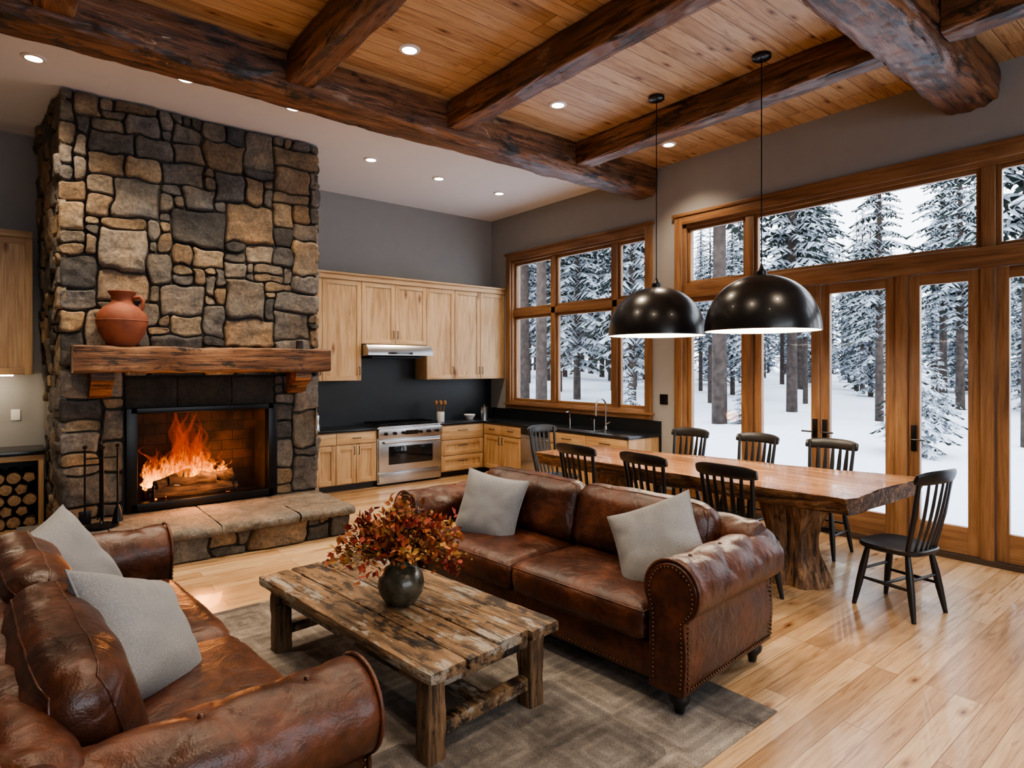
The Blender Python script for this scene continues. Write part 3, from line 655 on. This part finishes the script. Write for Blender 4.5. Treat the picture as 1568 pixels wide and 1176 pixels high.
# ---------------------------------------------------------------- cushions
def grid_cushion(mb,w,d,h,M,m,puff=.03,r=.05,seed=0,wr=.006,n=16):
    tb=bmesh.new(); hw,hd,hh=w/2,d/2,h/2; r=min(r,hh*.98)
    def P(s):
        c=Vector((max(-hw+r,min(hw-r,s.x)),max(-hd+r,min(hd-r,s.y)),max(-hh+r,min(hh-r,s.z))))
        dd=s-c
        if dd.length>1e-6: dd.normalize()
        p=c+dd*r
        bx=1-(p.x/hw)**4; by=1-(p.y/hd)**4; bz=1-(p.z/hh)**2
        p.z+=(p.z/hh)*puff*bx*by
        p.y+=(p.y/hd)*puff*.45*bz*bx; p.x+=(p.x/hw)*puff*.3*bz*by
        q=p*5+Vector((seed*3.7,seed,0)); k=noise.noise(q)+.5*noise.noise(q*2.3)
        rid=1-abs(noise.noise(Vector((p.x*4,p.y*4,p.z*4))*1.0+Vector((seed,5,9)))); rid=rid**14
        p+=dd*(k*wr-rid*wr)
        return p
    t=[math.sin((i/n-.5)*pi) for i in range(n+1)]
    for ax in range(3):
        for sg in (-1,1):
            g=[]
            for a in t:
                rw=[]
                for b in t:
                    v=[0,0,0]; v[ax]=sg; v[(ax+1)%3]=a; v[(ax+2)%3]=b
                    rw.append(tb.verts.new(P(Vector((v[0]*hw,v[1]*hd,v[2]*hh)))))
                g.append(rw)
            for i in range(n):
                for j in range(n): tb.faces.new([g[i][j],g[i+1][j],g[i+1][j+1],g[i][j+1]])
    bmesh.ops.remove_doubles(tb,verts=tb.verts[:],dist=.0005)
    mb.add(tb,m,M,True)
    for zs in (-1,1):
        pts=[]
        e=r*.30; np_=36
        for (x0,y0,x1,y1) in ((-1,-1,1,-1),(1,-1,1,1),(1,1,-1,1),(-1,1,-1,-1)):
            for k in range(np_):
                f=(1-math.cos(pi*k/np_))/2; px=(x0+(x1-x0)*f)*(hw); py=(y0+(y1-y0)*f)*(hd)
                p=P(Vector((px,py,zs*(hh-e)))); pts.append(p)
        pts.append(pts[0]); mb.tube([M@p for p in pts],.0045,m,6,caps=False)
def pillow(name,w,T,M,seed=0,parent=None):
    mb=MB()
    for sg in (-1,1):
        def f(a,b):
            u=math.sin((a-.5)*pi);v=math.sin((b-.5)*pi)
            x=u*w/2*(1-.09*(1-v*v)); y=v*w/2*(1-.09*(1-u*u))
            th=T/2*(max(0,(1-u**4)*(1-v**4)))**.62
            q=Vector((x*5,y*5,seed+sg)); k=.014*noise.noise(q)+.008*noise.noise(q*2.4)
            th*=1+k*8
            an=math.atan2(v,u); rr=max(abs(u),abs(v))
            th+=-.010*max(0,math.sin(9*an+seed))*(rr**2)*(1-rr**6)
            return (x,y,sg*max(th,0))
        mb.surf(44,44,f,PIL)
    pts=[]
    for (x0,y0,x1,y1) in ((-1,-1,1,-1),(1,-1,1,1),(1,1,-1,1),(-1,1,-1,-1)):
        for k in range(14):
            f_=k/14; u=x0+(x1-x0)*f_; v=y0+(y1-y0)*f_; pts.append((u*w/2*(1-.09*(1-v*v)),v*w/2*(1-.09*(1-u*u)),0))
    pts.append(pts[0]); mb.tube(pts,.005,PIL,6,caps=False)
    o=mb.done(name,ang=80,merge=True); o.matrix_world=M; return o
# ---------------------------------------------------------------- sofa
def tuft(a,b,sp):
    p=(a+b)/sp;q=(a-b)/sp
    return (abs(math.sin(pi*p))*abs(math.sin(pi*q)))**.4
def sofa(name,L,loc,rz,seed):
    mb=MB(); D=1.0
    mb.box(-L/2+.12,L/2-.12,-.455,.42,.12,.31,LEA,.02)
    arm_z=.615; rr=.150
    for sx in (-1,1):
        xin=L/2-.30
        prof=[]
        for k in range(7): prof.append((.03,.12+(.50-.12)*k/6,0))
        a0,a1=math.radians(205),math.radians(-58)
        for k in range(33):
            a=a0+(a1-a0)*k/32; prof.append((.15+rr*math.cos(a),arm_z+rr*math.sin(a),1,a))
        for k in range(8): prof.append((.215+.012*math.sin(k/7*pi),.47-(.47-.12)*k/7,0))
        n=len(prof)-1; ny=84
        cxp,czp=.14,.42
        def f(u,v):
            y=-.50+.95*u; pr=prof[round(v*n)] if v<1 else prof[-1]
            x,z=pr[0],pr[1]
            if pr[2]:
                a=pr[3]; t=tuft(y+.02,(a-pi/2)*rr,.30)
                fade=min(1,max(0,(y+.47)/.1)); wgt=max(0,math.sin(max(0,min(pi,a+.3))))**.5
                k=(t-1)*.020*fade*wgt+.006*noise.noise(Vector((y*5,a*2,seed+sx)))
                x+=k*math.cos(a); z+=k*math.sin(a)
            else:
                x+=.005*noise.noise(Vector((y*4,z*5,seed)))
            if y<-.455:
                s=1-.07*((-.455-y)/.045)**2; x=cxp+(x-cxp)*s; z=czp+(z-czp)*s if z>.2 else z
            return (sx*(xin+x),y,z)
        g=mb.surf(ny,n,f,LEA)
        mi=mb.mi(LEA)
        fr=g[0]; mb.face([mb.bm.verts.new(v.co) for v in fr],mi)
        mb.face([mb.bm.verts.new(v.co) for v in g[-1]],mi)
        pts=[(sx*(xin+cxp+(p[0]-cxp)*.99),-.492,czp+(p[1]-czp)*.99) for p in prof]
        mb.tube(pts,.008,LEA,8)
        inn=[(sx*(xin+cxp+(p[0]-cxp)*.80),-.503,czp+(p[1]-czp)*.90) for p in prof]
        last=Vector(inn[0])
        for p in inn:
            p=Vector(p)
            while (p-last).length>.022:
                last=last+(p-last).normalized()*.022; mb.ball(last,.0065,NAIL,6)
        for k in range(38): mb.ball((sx*(xin+.221),-.46+k*.024,.145),.0065,NAIL,6)
        for k in range(14): mb.ball((sx*(xin+.228),.43,.16+k*.024),.0065,NAIL,6)
        for k in range(14): mb.ball((sx*(xin+.228),-.47,.16+k*.024),.0065,NAIL,6)
        for yb in (-.32,-.02,.28): mb.ball((sx*(xin+.15),yb,arm_z+rr-.018),.012,LEA,8)
    bz=.70; br=.125
    prof=[]
    for k in range(7): prof.append((.25,.15+(.62-.15)*k/6,0))
    a0,a1=math.radians(200),math.radians(-55)
    for k in range(25):
        a=a0+(a1-a0)*k/24; prof.append((.355+br*math.cos(a),bz+br*math.sin(a),1,a))
    for k in range(8): prof.append((.425,.60-(.60-.12)*k/7,0))
    n=len(prof)-1; nx=110; Lb=L-.20
    def f(u,v):
        x=-Lb/2+Lb*u; pr=prof[round(v*n)]; y,z=pr[0],pr[1]
        if pr[2]:
            a=pr[3]; t=tuft(x,(a-pi/2)*br,.28); k=(t-1)*.020*max(0,math.sin(max(0,min(pi,a+.2))))**.5
            y+=k*math.cos(a); z+=k*math.sin(a)
        e=max(0,abs(x)-(Lb/2-.04))/.04
        if e>0: y=.345+(y-.345)*(1-.12*e*e); z=z-(.02*e*e if z>.5 else 0)
        return (x,y,z)
    g=mb.surf(nx,n,f,LEA); mi=mb.mi(LEA)
    for gg in (g[0],g[-1]): mb.face([mb.bm.verts.new(v.co) for v in gg],mi)
    cw=(L-.60)/2
    for i,s in enumerate((-1,1)):
        grid_cushion(mb,cw-.006,.73,.185,Matrix.Translation((s*cw/2,-.135,.395)),LEA,.03,.055,seed+i,.006,24)
        M=Matrix.Translation((s*cw/2,.195,.672))@Matrix.Rotation(math.radians(-14),4,'X')@Matrix.Rotation(pi/2,4,'X')
        grid_cushion(mb,cw-.01,.43,.21,M,LEA,.05,.095,seed+5+i,.007,30)
    for k in range(int((L-.66)/.024)): mb.ball((-(L-.66)/2+k*.024,-.457,.145),.0065,NAIL,6)
    for x in (-L/2+.15,L/2-.15):
        for y in (-.42,.36):
            mb.lathe([(0,0),(.022,0),(.026,.02),(.03,.035),(.05,.06),(.055,.085),(.045,.105),(.055,.13),(0,.13)],(x,y,0),BLKW,16)
    return mb.done(name,loc,rz,ang=60)
RZ=math.radians(4.5)
sofa('leather_sofa',2.58,(2.87,3.00,.006),-pi/2+RZ,1)
sofa('leather_sofa',2.60,(.295,2.97,.006),pi/2+math.radians(4.0),7)
def pm(loc,yaw,tilt,spin=0):
    return Matrix.Translation(loc)@Matrix.Rotation(yaw,4,'Z')@Matrix.Rotation(pi/2-tilt,4,'X')@Matrix.Rotation(spin,4,'Z')
pillow('throw_pillow',.50,.20,pm((2.69,3.58,.675),math.radians(-62),math.radians(20),math.radians(-8)),1)
pillow('throw_pillow',.52,.20,pm((2.87,2.22,.69),math.radians(-75),math.radians(36),math.radians(28)),2)
pillow('throw_pillow',.52,.20,pm((.20,3.76,.70),math.radians(50),math.radians(30),math.radians(14)),3)
pillow('throw_pillow',.54,.22,pm((.38,2.75,.66),math.radians(60),math.radians(34),math.radians(-28)),4)
# ---------------------------------------------------------------- rug
mb=MB(); mb.box(-.0,2.58,-1.53,1.55,0,.006,RUG,.002); mb.done('area_rug',(.32,3.02,0),rz=math.radians(1))
# ---------------------------------------------------------------- coffee table
mb=MB(); TZ=.43; rs=random.Random(5)
w=.81;l=1.68; pw=w/4
for i in range(4):
    x0=-w/2+i*pw; e0=rs.uniform(-.02,.014); e1=rs.uniform(-.015,.018); dz=rs.uniform(-.004,.002)
    def f(u,v):
        an=2*pi*v+pi/4; c,s=math.cos(an),math.sin(an); e=.16
        x=math.copysign(abs(c)**e,c);z=math.copysign(abs(s)**e,s); y=-l/2-e0+(l+e0+e1)*u
        q=Vector((x*.8,y*4,z*.8+i*5)); k=.006*(noise.noise(q)+.7*noise.noise(q*3))
        if u in (0,1): k+=-.004
        return (x0+pw/2+x*(pw/2-.0035+k*.7),y,TZ-.027+dz+z*(.027+k*.6))
    g=mb.surf(60,32,f,RUST,cv=True); mi=mb.mi(RUST); mb.face(g[0],mi); mb.face(g[-1][::-1],mi)
def rleg(x,y,z0,z1,s,m=RUSTZ):
    def f(u,v):
        an=2*pi*v+pi/4; c,q_=math.cos(an),math.sin(an); e=.2
        a=math.copysign(abs(c)**e,c);b=math.copysign(abs(q_)**e,q_); z=z0+(z1-z0)*u
        k=.006*(noise.noise(Vector((a+x*9,b+y*9,z*7)))+.6*noise.noise(Vector((a*2+x*9,b*2,z*19))))
        return (x+a*(s/2+k),y+b*(s/2+k),z)
    g=mb.surf(18,28,f,m,cv=True); mi=mb.mi(m); mb.face(g[0],mi); mb.face(g[-1][::-1],mi)
for x in (-w/2+.09,w/2-.09):
    for y in (-l/2+.11,l/2-.11): rleg(x,y,0,TZ-.052,.095)
for y in (-l/2+.11,l/2-.11):
    mb.box(-w/2+.135,w/2-.135,y-.03,y+.03,.09,.15,RUST,.006); mb.box(-w/2+.135,w/2-.135,y-.025,y+.025,TZ-.13,TZ-.053,RUST,.006)
mb.box(-.04,.04,-l/2+.14,l/2-.14,.095,.145,RUST,.006)
for x in (-w/2+.09,w/2-.09): mb.box(x-.02,x+.02,-l/2+.158,l/2-.158,TZ-.13,TZ-.053,RUST,.005)
mb.done('coffee_table',(1.64,3.05,.007),rz=math.radians(6))
# vase with autumn bouquet
VM=plain('mottled_glazed_vase',(.060,.052,.034),.28,var=.7,nscale=14,coat=.2,bmp=.2)
STEM=plain('dry_stem',(.13,.07,.03),.8)
LV=[plain('autumn_leaf_%s'%n,c,.7,var=.3,nscale=20) for n,c in (('orange',(.38,.105,.022)),('red',(.26,.032,.015)),('rust',(.23,.068,.02)),('gold',(.38,.20,.05)),('maroon',(.12,.02,.012)),('olive',(.18,.13,.045)))]
mb=MB(); rs=random.Random(9)
mb.lathe([(0,0),(.065,0),(.085,.015),(.115,.06),(.125,.105),(.115,.15),(.085,.19),(.06,.205),(.058,.22),(.07,.238),(.062,.238),(.05,.22),(.05,.20),(.07,.18)],(0,0,0),VM,36)
def leaf(c,d,n,s,m):
    d=d.normalized(); a=d.cross(n).normalized(); n2=a.cross(d)
    b=mb.bm.verts; p=[c,c+d*s*.45+a*s*.36+n2*s*.08,c+d*s,c+d*s*.45-a*s*.36+n2*s*.08,c+d*s*.5-n2*s*.03]
    vs=[b.new(q) for q in p]; mi=mb.mi(m)
    mb.face([vs[0],vs[1],vs[4]],mi); mb.face([vs[1],vs[2],vs[4]],mi); mb.face([vs[2],vs[3],vs[4]],mi); mb.face([vs[3],vs[0],vs[4]],mi)
for i in range(104):
    az=rs.uniform(0,2*pi); el=rs.uniform(.02,1.45); ln=rs.uniform(.16,.29)*(1.0 if el>.7 else .95)
    dr=Vector((math.cos(az)*math.sin(el),math.sin(az)*math.sin(el),math.cos(el)))
    p0=Vector((0,0,.20)); p1=p0+Vector((dr.x*.11,dr.y*.11,.07)); p2=p1+dr*ln*.55; p3=p1+dr*ln+Vector((0,0,-.05*el))
    mb.tube([p0,p1,p2,p3],[.003,.003,.002,.001],STEM,5)
    kind=rs.random(); pal=[LV[0],LV[2],LV[3]] if kind<.35 else ([LV[1],LV[4],LV[2],LV[1]] if kind<.75 else [LV[3],LV[5],LV[2]])
    for k in range(26):
        t=rs.uniform(.05,1.05); c=p1.lerp(p3,t)+Vector((rs.gauss(0,.02),rs.gauss(0,.02),rs.gauss(0,.02)))
        d=Vector((rs.gauss(0,1),rs.gauss(0,1),rs.gauss(.1,1)))+dr*.8
        leaf(c,d,Vector((rs.gauss(0,1),rs.gauss(0,1),1.2)),rs.uniform(.028,.056) if kind<.75 else rs.uniform(.012,.028),rs.choice(pal))
mb.done('autumn_bouquet_vase',(1.61,2.93,TZ+.011),ang=30)
# ---------------------------------------------------------------- dining table
mb=MB(); TT=.80; th=.13
yA,yB=1.80,4.92
def ed(y):
    t=(y-yA)/(yB-yA)
    xl=4.38-.10*t+.05*noise.noise(Vector((y*1.3,1,0)))+.03*noise.noise(Vector((y*4,2,0)))+.012*noise.noise(Vector((y*12,2,0)))
    xr=5.74-.58*t+.05*noise.noise(Vector((y*1.3,8,0)))+.03*noise.noise(Vector((y*4,9,0)))+.012*noise.noise(Vector((y*12,9,0)))
    return xl,xr
def f(u,v):
    y=yA+(yB-yA)*u
    xl,xr=ed(y); k=v*28
    if k<=12: s=k/12; x=xl+(xr-xl)*s; z=TT
    elif k<=15: s=(k-12)/4; x=xr-.035*s-.04*s*s; z=TT-th*s*1.0
    elif k<=24: s=(k-16)/8; x=xr-.08+(xl+.08-xr+.08)*max(0,min(1,s)); z=TT-th
    else: s=(k-24)/4; x=xl+.075-.075*s; z=TT-th*(1-s)
    if 12<k<=15 or k>24:
        q=Vector((x*3,y*7,z*14)); x+=.03*noise.noise(q)+.018*noise.noise(q*2.5); z+=.01*noise.noise(q*1.5+Vector((9,0,0)))
    yo=(.05*noise.noise(Vector((x*2.5,3,0)))-.03*(x-5.0))*(1-u)**8
    if u==0: yo+=.03*noise.noise(Vector((x*12,z*12,0)))+(.03 if z<TT-.05 else 0)
    return (x,y+yo,z)
def mmf(u,v): return SLAB if v*28<12 else BARK
g=mb.surf(110,28,f,mmf,cv=True)
for gg in (g[0],g[-1]):
    vs=[mb.bm.verts.new(v.co) for v in gg]
    mb.face(vs,mb.mi(BARK))
def trunk(cx,cy,seed):
    def f(u,v):
        a=2*pi*u; z=v*(TT-th+.01)
        r=.17*(1+.22*math.cos(v*2*pi)*.6+.15*(v-.5)**2*4)
        r*=1+.22*noise.noise(Vector((math.cos(a)*2.2,math.sin(a)*2.2,v*1.0+seed)))+.12*noise.noise(Vector((math.cos(a)*6,math.sin(a)*6,v*1.5+seed)))
        return (cx+r*math.cos(a)*.95,cy+r*math.sin(a)*1.25,z)
    mb.surf(64,30,f,TRUNK,cu=True)
trunk(4.86,2.42,1); trunk(4.78,4.25,5)
mb.done('live_edge_dining_table',ang=50)
# ---------------------------------------------------------------- chairs
mb=MB()
def seat(u,v):
    a=2*pi*u; c,s=math.cos(a),math.sin(a); e=.62
    x=math.copysign(abs(c)**e,c)*.215; y=math.copysign(abs(s)**e,s)*(.225 if c>0 else .205)
    P=[(0,.448),(.45,.445),(.8,.452),(.96,.462),(1.0,.455),(.99,.435),(.92,.423),(0,.420)]
    k,z=P[round(v*7)]; return (x*k,y*k,z)
mb.surf(36,7,seat,BLKW,cu=True)
for sx in (-1,1):
    for sy in (-1,1):
        t=Vector((sx*.135,sy*.14,.43)); b=Vector((sx*.205,sy*.195,0))
        pts=[t.lerp(b,k) for k in (0,.15,.35,.6,.85,1)]; mb.tube(pts,[.016,.020,.024,.023,.018,.014],BLKW,12)
def lp(sx,sy,z):
    k=(.43-z)/.43; return Vector((sx*(.135+.07*k),sy*(.14+.055*k),z))
for sy in (-1,1): mb.tube([lp(-1,sy,.20),lp(0,sy,.20),lp(1,sy,.20)],[.009,.013,.009],BLKW,10)
mb.tube([Vector((0,-.168,.20)),Vector((0,0,.20)),Vector((0,.168,.20))],[.009,.013,.009],BLKW,10)
mb.tube([lp(1,-1,.26),lp(1,1,.26)],[.010,.010],BLKW,10); mb.tube([lp(-1,-1,.26),lp(-1,1,.26)],[.010,.010],BLKW,10)
for k in range(7):
    t=(k-3)/3; y0=t*.165; y1=t*.20; xb=-.175+.02*t*t; xt=-.29+.045*t*t
    if abs(k-3)==3: mb.tube([(xb+.01,y0,.44),((xb+xt)/2+.0,(y0+y1)/2,.70),(xt,y1,.99)],[.015,.018,.014],BLKW,10)
    else:
        P0=Vector((xb,y0,.45));P1=Vector((xt,y1,.95)); hw=.016
        def f(u,v):
            a=2*pi*u; p=P0.lerp(P1,v); ww=hw*(.7+.6*math.sin(pi*v)); return (p.x+.007*math.sin(a)-.012*math.sin(pi*v),p.y+ww*math.cos(a),p.z)
        mb.surf(8,6,f,BLKW,cu=True)
def crest(u,v):
    t=(u-.5)*2; y=t*.235; x=-.295+.055*t*t; hh=.048*(1-.35*t**6); an=2*pi*v
    return (x+.013*math.cos(an)-.01*math.sin(an),y,.960+.012*(1-t*t)+hh*math.sin(an))
g=mb.surf(20,12,crest,BLKW,cv=True); mi=mb.mi(BLKW); mb.face(g[0],mi); mb.face(g[-1],mi)
ch=mb.done('dining_chair',(4.17,2.45,0),rz=.03)
def chair(x,y,rz):
    o=bpy.data.objects.new('dining_chair',ch.data); sc.collection.objects.link(o); o.location=(x,y,0); o.rotation_euler=(0,0,rz)
chair(4.16,3.17,-.02); chair(4.14,3.92,.03)
chair(5.78,2.62,pi+.04); chair(5.70,3.34,pi-.03); chair(5.62,4.08,pi+.02)
chair(4.84,5.16,-pi/2+.05); chair(4.86,1.66,pi/2-.18)
# ---------------------------------------------------------------- pendants
BULB=plain('bulb',(1,1,1),.5,emit=(1,.85,.65),es=12,var=0)
def pendant(x,y):
    mb=MB(); rz_,hh=.455,.46; prof=[]
    for k in range(15):
        a=k/14*pi/2; prof.append((rz_*math.cos(a)**.92 if k<14 else .03,hh*math.sin(a)))
    mb.lathe(prof,(0,0,0),PEND,56)
    inn=[(r*.985 if i<14 else .001,z*.97) for i,(r,z) in enumerate(prof)]
    mb.lathe([(rz_,0),(rz_*.985,-.004),(rz_*.985,0)],(0,0,0),PEND,56)
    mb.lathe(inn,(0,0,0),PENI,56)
    mb.lathe([(.045,hh-.01),(.045,hh+.03),(.02,hh+.05),(.008,hh+.09)],(0,0,0),PEND,20)
    top=ZP-2.0
    mb.cyl((0,0,hh+.05),(0,0,top-.02),.0045,.0045,BLK,8); mb.lathe([(0,top),(.075,top),(.075,top-.03),(.06,top-.04),(0,top-.04)],(0,0,0),PEND,24)
    mb.ball((0,0,.26),.05,BULB,14); mb.cyl((0,0,.29),(0,0,.42),.025,.02,PEND,12)
    o=mb.done('dome_pendant_lamp',(x,y,2.0)); 
    l=bpy.data.lights.new('pendant_bulb_light','POINT'); l.energy=20; l.color=(1,.82,.6); l.shadow_soft_size=.06
    lo=bpy.data.objects.new('pendant_bulb_light',l); sc.collection.objects.link(lo); lo.parent=o; lo.location=(0,0,.17)
pendant(4.81,2.66); pendant(4.77,3.70)
# ---------------------------------------------------------------- downlights
def down(x,y,z,e=75,sz=115):
    mb=MB(); mb.lathe([(0,-.004),(.058,-.004),(.058,-.002)],(0,0,0),LIGHTM,24); mb.lathe([(.058,-.002),(.060,-.012),(.085,-.008),(.088,0)],(0,0,0),WHITE,24)
    o=mb.done('recessed_downlight',(x,y,z))
    l=bpy.data.lights.new('downlight_lamp','SPOT'); l.energy=e; l.color=(1,.81,.60); l.spot_size=math.radians(sz); l.spot_blend=.9; l.shadow_soft_size=.06
    lo=bpy.data.objects.new('downlight_lamp',l); sc.collection.objects.link(lo); lo.parent=o; lo.location=(0,0,-.03)
for x,y in ((.13,6.40),(1.18,6.02),(2.13,6.03)): down(x,y,ZC,80)
for x,y in ((3.4,6.94),(4.45,7.06),(5.52,7.11)): down(x,y,ZC,75)
for x,y in ((2.5,4.41),(4.16,4.42),(.9,4.41),(-.6,4.4),(5.9,4.4)): down(x,y,ZP,75)
for x,y in ((1.0,2.4),(2.6,2.4),(4.2,1.0),(2.6,.4),(1.0,.4),(-.6,1.5),(-.6,-1.2),(2.6,-1.2)): down(x,y,ZP,62)  # extra downlights added for fill, out of view above and behind the camera
def pl(name,loc,e,col,r,parent=None):
    l=bpy.data.lights.new(name,'POINT'); l.energy=e; l.color=col; l.shadow_soft_size=r
    o=bpy.data.objects.new(name,l); sc.collection.objects.link(o); o.location=loc
    if parent: o.parent=parent
pl('fire_glow_light',(1.60,7.02,.70),12,(1,.36,.10),.12)
pl('fire_glow_light',(1.42,6.72,.55),9,(1,.40,.14),.12)
pl('under_cabinet_light',(-.4,8.15,1.5),3,(1,.78,.5),.1)
# ---------------------------------------------------------------- outdoors
def snowm():
    m,nt,b=newmat('snow'); tc=node(nt,'ShaderNodeTexCoord')
    n=node(nt,'ShaderNodeTexNoise',{'Vector':tc.outputs['Object'],'Scale':.8,'Detail':6}); bump(nt,b,n.outputs[0],.5,.25)
    b.inputs['Base Color'].default_value=(.74,.80,.90,1); b.inputs['Roughness'].default_value=.8; return m
SNOW=snowm()
def gz(x,y):
    d=max(0,x-7.5)
    return -.12+.055*max(0,min(1,d/6))*max(0,y-1)*.8+.006*d+.25*min(1,d/8)*noise.noise(Vector((x*.16,y*.16,0)))+.08*min(1,d/3)*noise.noise(Vector((x*.6,y*.6,3)))
mb=MB(); mb.surf(80,110,lambda u,v:(XW+.2+80*u*u,-35+105*v,gz(XW+.2+80*u*u,-35+105*v)),SNOW); mb.done('snow_ground')
simple('snow_ground_south',(-30,XW+.2,-40,YN-.2,-.3,-.1,SNOW))
def treem():
    m,nt,b=newmat('snowy_conifer_needles'); tc=node(nt,'ShaderNodeTexCoord'); ge=node(nt,'ShaderNodeNewGeometry')
    s=node(nt,'ShaderNodeSeparateXYZ',{0:ge.outputs['Normal']})
    n=node(nt,'ShaderNodeTexNoise',{'Vector':tc.outputs['Object'],'Scale':2.2,'Detail':5,'Roughness':.7})
    a=node(nt,'ShaderNodeMath',{0:n.outputs[0],1:1.5,2:s.outputs[2]},operation='MULTIPLY_ADD')
    sc2=node(nt,'ShaderNodeMath',{0:a.outputs[0],1:.66},operation='MULTIPLY')
    c=ramp(nt,sc2.outputs[0],[(.0,(.016,.025,.018)),(.66,(.036,.048,.035)),(.86,(.50,.56,.64))])
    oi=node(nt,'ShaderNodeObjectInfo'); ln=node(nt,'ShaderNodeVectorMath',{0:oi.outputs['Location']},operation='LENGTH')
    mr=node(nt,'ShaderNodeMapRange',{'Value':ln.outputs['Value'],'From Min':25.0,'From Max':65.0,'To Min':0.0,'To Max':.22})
    c=mul(nt,c,(.40,.46,.53),mr.outputs[0],'MIX')  # distance haze painted into the tree colour, greyer blue when farther
    nt.links.new(c,b.inputs['Base Color']); b.inputs['Roughness'].default_value=.9; return m
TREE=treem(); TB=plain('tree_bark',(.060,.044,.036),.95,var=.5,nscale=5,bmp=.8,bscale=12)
def conifer(seed,H,R0,low):
    rs=random.Random(seed); mb=MB()
    mb.tube([(0,0,-.6),(0,0,H*.4),(0,0,H)],[H*.011+.03,H*.008+.02,.01],TB,9)
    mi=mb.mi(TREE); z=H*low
    while z<H*.985:
        t=(z/H-low)/(1-low); rr=R0*((1-t)**.85)*min(1,.55+t*3)+.08; nb=rs.randint(5,7); ph=rs.random()*7
        for k in range(nb):
            a=ph+2*pi*k/nb+rs.uniform(-.25,.25); L=rr*rs.uniform(.6,1.1); zz=z+rs.uniform(-.12,.12)
            dx,dy=math.cos(a),math.sin(a); px,py=-dy,dx; ns=5; spine=[]
            dp=rs.uniform(.25,.5)
            for i in range(ns+1):
                q=i/ns; spine.append(Vector((dx*L*q,dy*L*q,zz+.12*L*math.sin(q*2.2)-dp*L*q*q)))
            for i in range(ns):
                q=(i+.5)/ns; wd=L*.28*math.sin(pi*min(1,q*.8+.18)) ; fw=L*.16
                for sg in (-1,1):
                    a0,a1=spine[i],spine[i+1]
                    tip=a0.lerp(a1,.6)+Vector((px*sg*wd+dx*fw,py*sg*wd+dy*fw,-wd*rs.uniform(.35,.8)))
                    vs=[mb.bm.verts.new(p) for p in (a0,a1,tip)]
                    mb.face(vs if sg>0 else vs[::-1],mi)
                    mid=a0.lerp(a1,.1); tip2=mid+Vector((px*sg*wd*.7-dx*.0,py*sg*wd*.7,-wd*rs.uniform(.5,1.0)))
                    vs=[mb.bm.verts.new(p) for p in (mid,a0.lerp(a1,.7)+Vector((0,0,-.02)),tip2)]; mb.face(vs if sg>0 else vs[::-1],mi)
        z+=H*.016+.10*rs.random()+.05
    bm=mb.bm; me=bpy.data.meshes.new('conifer_mesh'); bm.to_mesh(me); bm.free()
    for m in mb.mats: me.materials.append(m)
    return me
HT=[13,15,9,17,3]
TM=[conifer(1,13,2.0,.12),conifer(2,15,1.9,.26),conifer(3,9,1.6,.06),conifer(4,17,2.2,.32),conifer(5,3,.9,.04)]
par=bpy.data.objects.new('snowy_pine_forest',None); sc.collection.objects.link(par)
rs=random.Random(21); pts=[]
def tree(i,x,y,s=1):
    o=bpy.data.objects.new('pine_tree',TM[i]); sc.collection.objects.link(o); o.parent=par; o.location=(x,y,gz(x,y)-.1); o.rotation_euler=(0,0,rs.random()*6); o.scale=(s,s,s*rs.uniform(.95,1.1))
n=0;tries=0
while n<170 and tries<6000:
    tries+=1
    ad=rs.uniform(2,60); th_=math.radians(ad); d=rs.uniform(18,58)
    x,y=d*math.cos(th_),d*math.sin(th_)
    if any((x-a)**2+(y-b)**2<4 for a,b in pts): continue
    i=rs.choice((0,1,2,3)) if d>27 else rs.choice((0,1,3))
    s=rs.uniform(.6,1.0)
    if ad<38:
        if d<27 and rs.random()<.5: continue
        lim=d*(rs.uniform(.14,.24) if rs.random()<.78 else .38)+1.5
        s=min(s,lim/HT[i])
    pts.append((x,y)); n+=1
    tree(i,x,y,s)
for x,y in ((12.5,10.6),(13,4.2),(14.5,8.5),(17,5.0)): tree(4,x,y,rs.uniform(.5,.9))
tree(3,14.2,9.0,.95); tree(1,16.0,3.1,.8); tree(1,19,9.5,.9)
# ---------------------------------------------------------------- world
w=bpy.data.worlds.new('World'); sc.world=w; w.use_nodes=True; nt=w.node_tree
bg=nt.nodes['Background']; tc=node(nt,'ShaderNodeTexCoord'); s=node(nt,'ShaderNodeSeparateXYZ',{0:tc.outputs['Generated']})
c=ramp(nt,s.outputs[2],[(.0,(.88,.93,.98)),(.5,(.80,.87,.97))]); nt.links.new(c,bg.inputs[0]); bg.inputs[1].default_value=2.5
# ---------------------------------------------------------------- camera
cam=bpy.data.cameras.new('Camera'); co=bpy.data.objects.new('Camera',cam); sc.collection.objects.link(co)
co.location=(0,0,1.7); co.rotation_euler=(pi/2,0,-math.radians(39)); cam.sensor_width=36; cam.lens=943/1568*36; cam.shift_y=-26/1568
cam.clip_start=.05; cam.clip_end=300
sc.camera=co
sc.view_settings.view_transform='AgX'; sc.view_settings.look='AgX - Medium High Contrast'; sc.view_settings.exposure=1.1
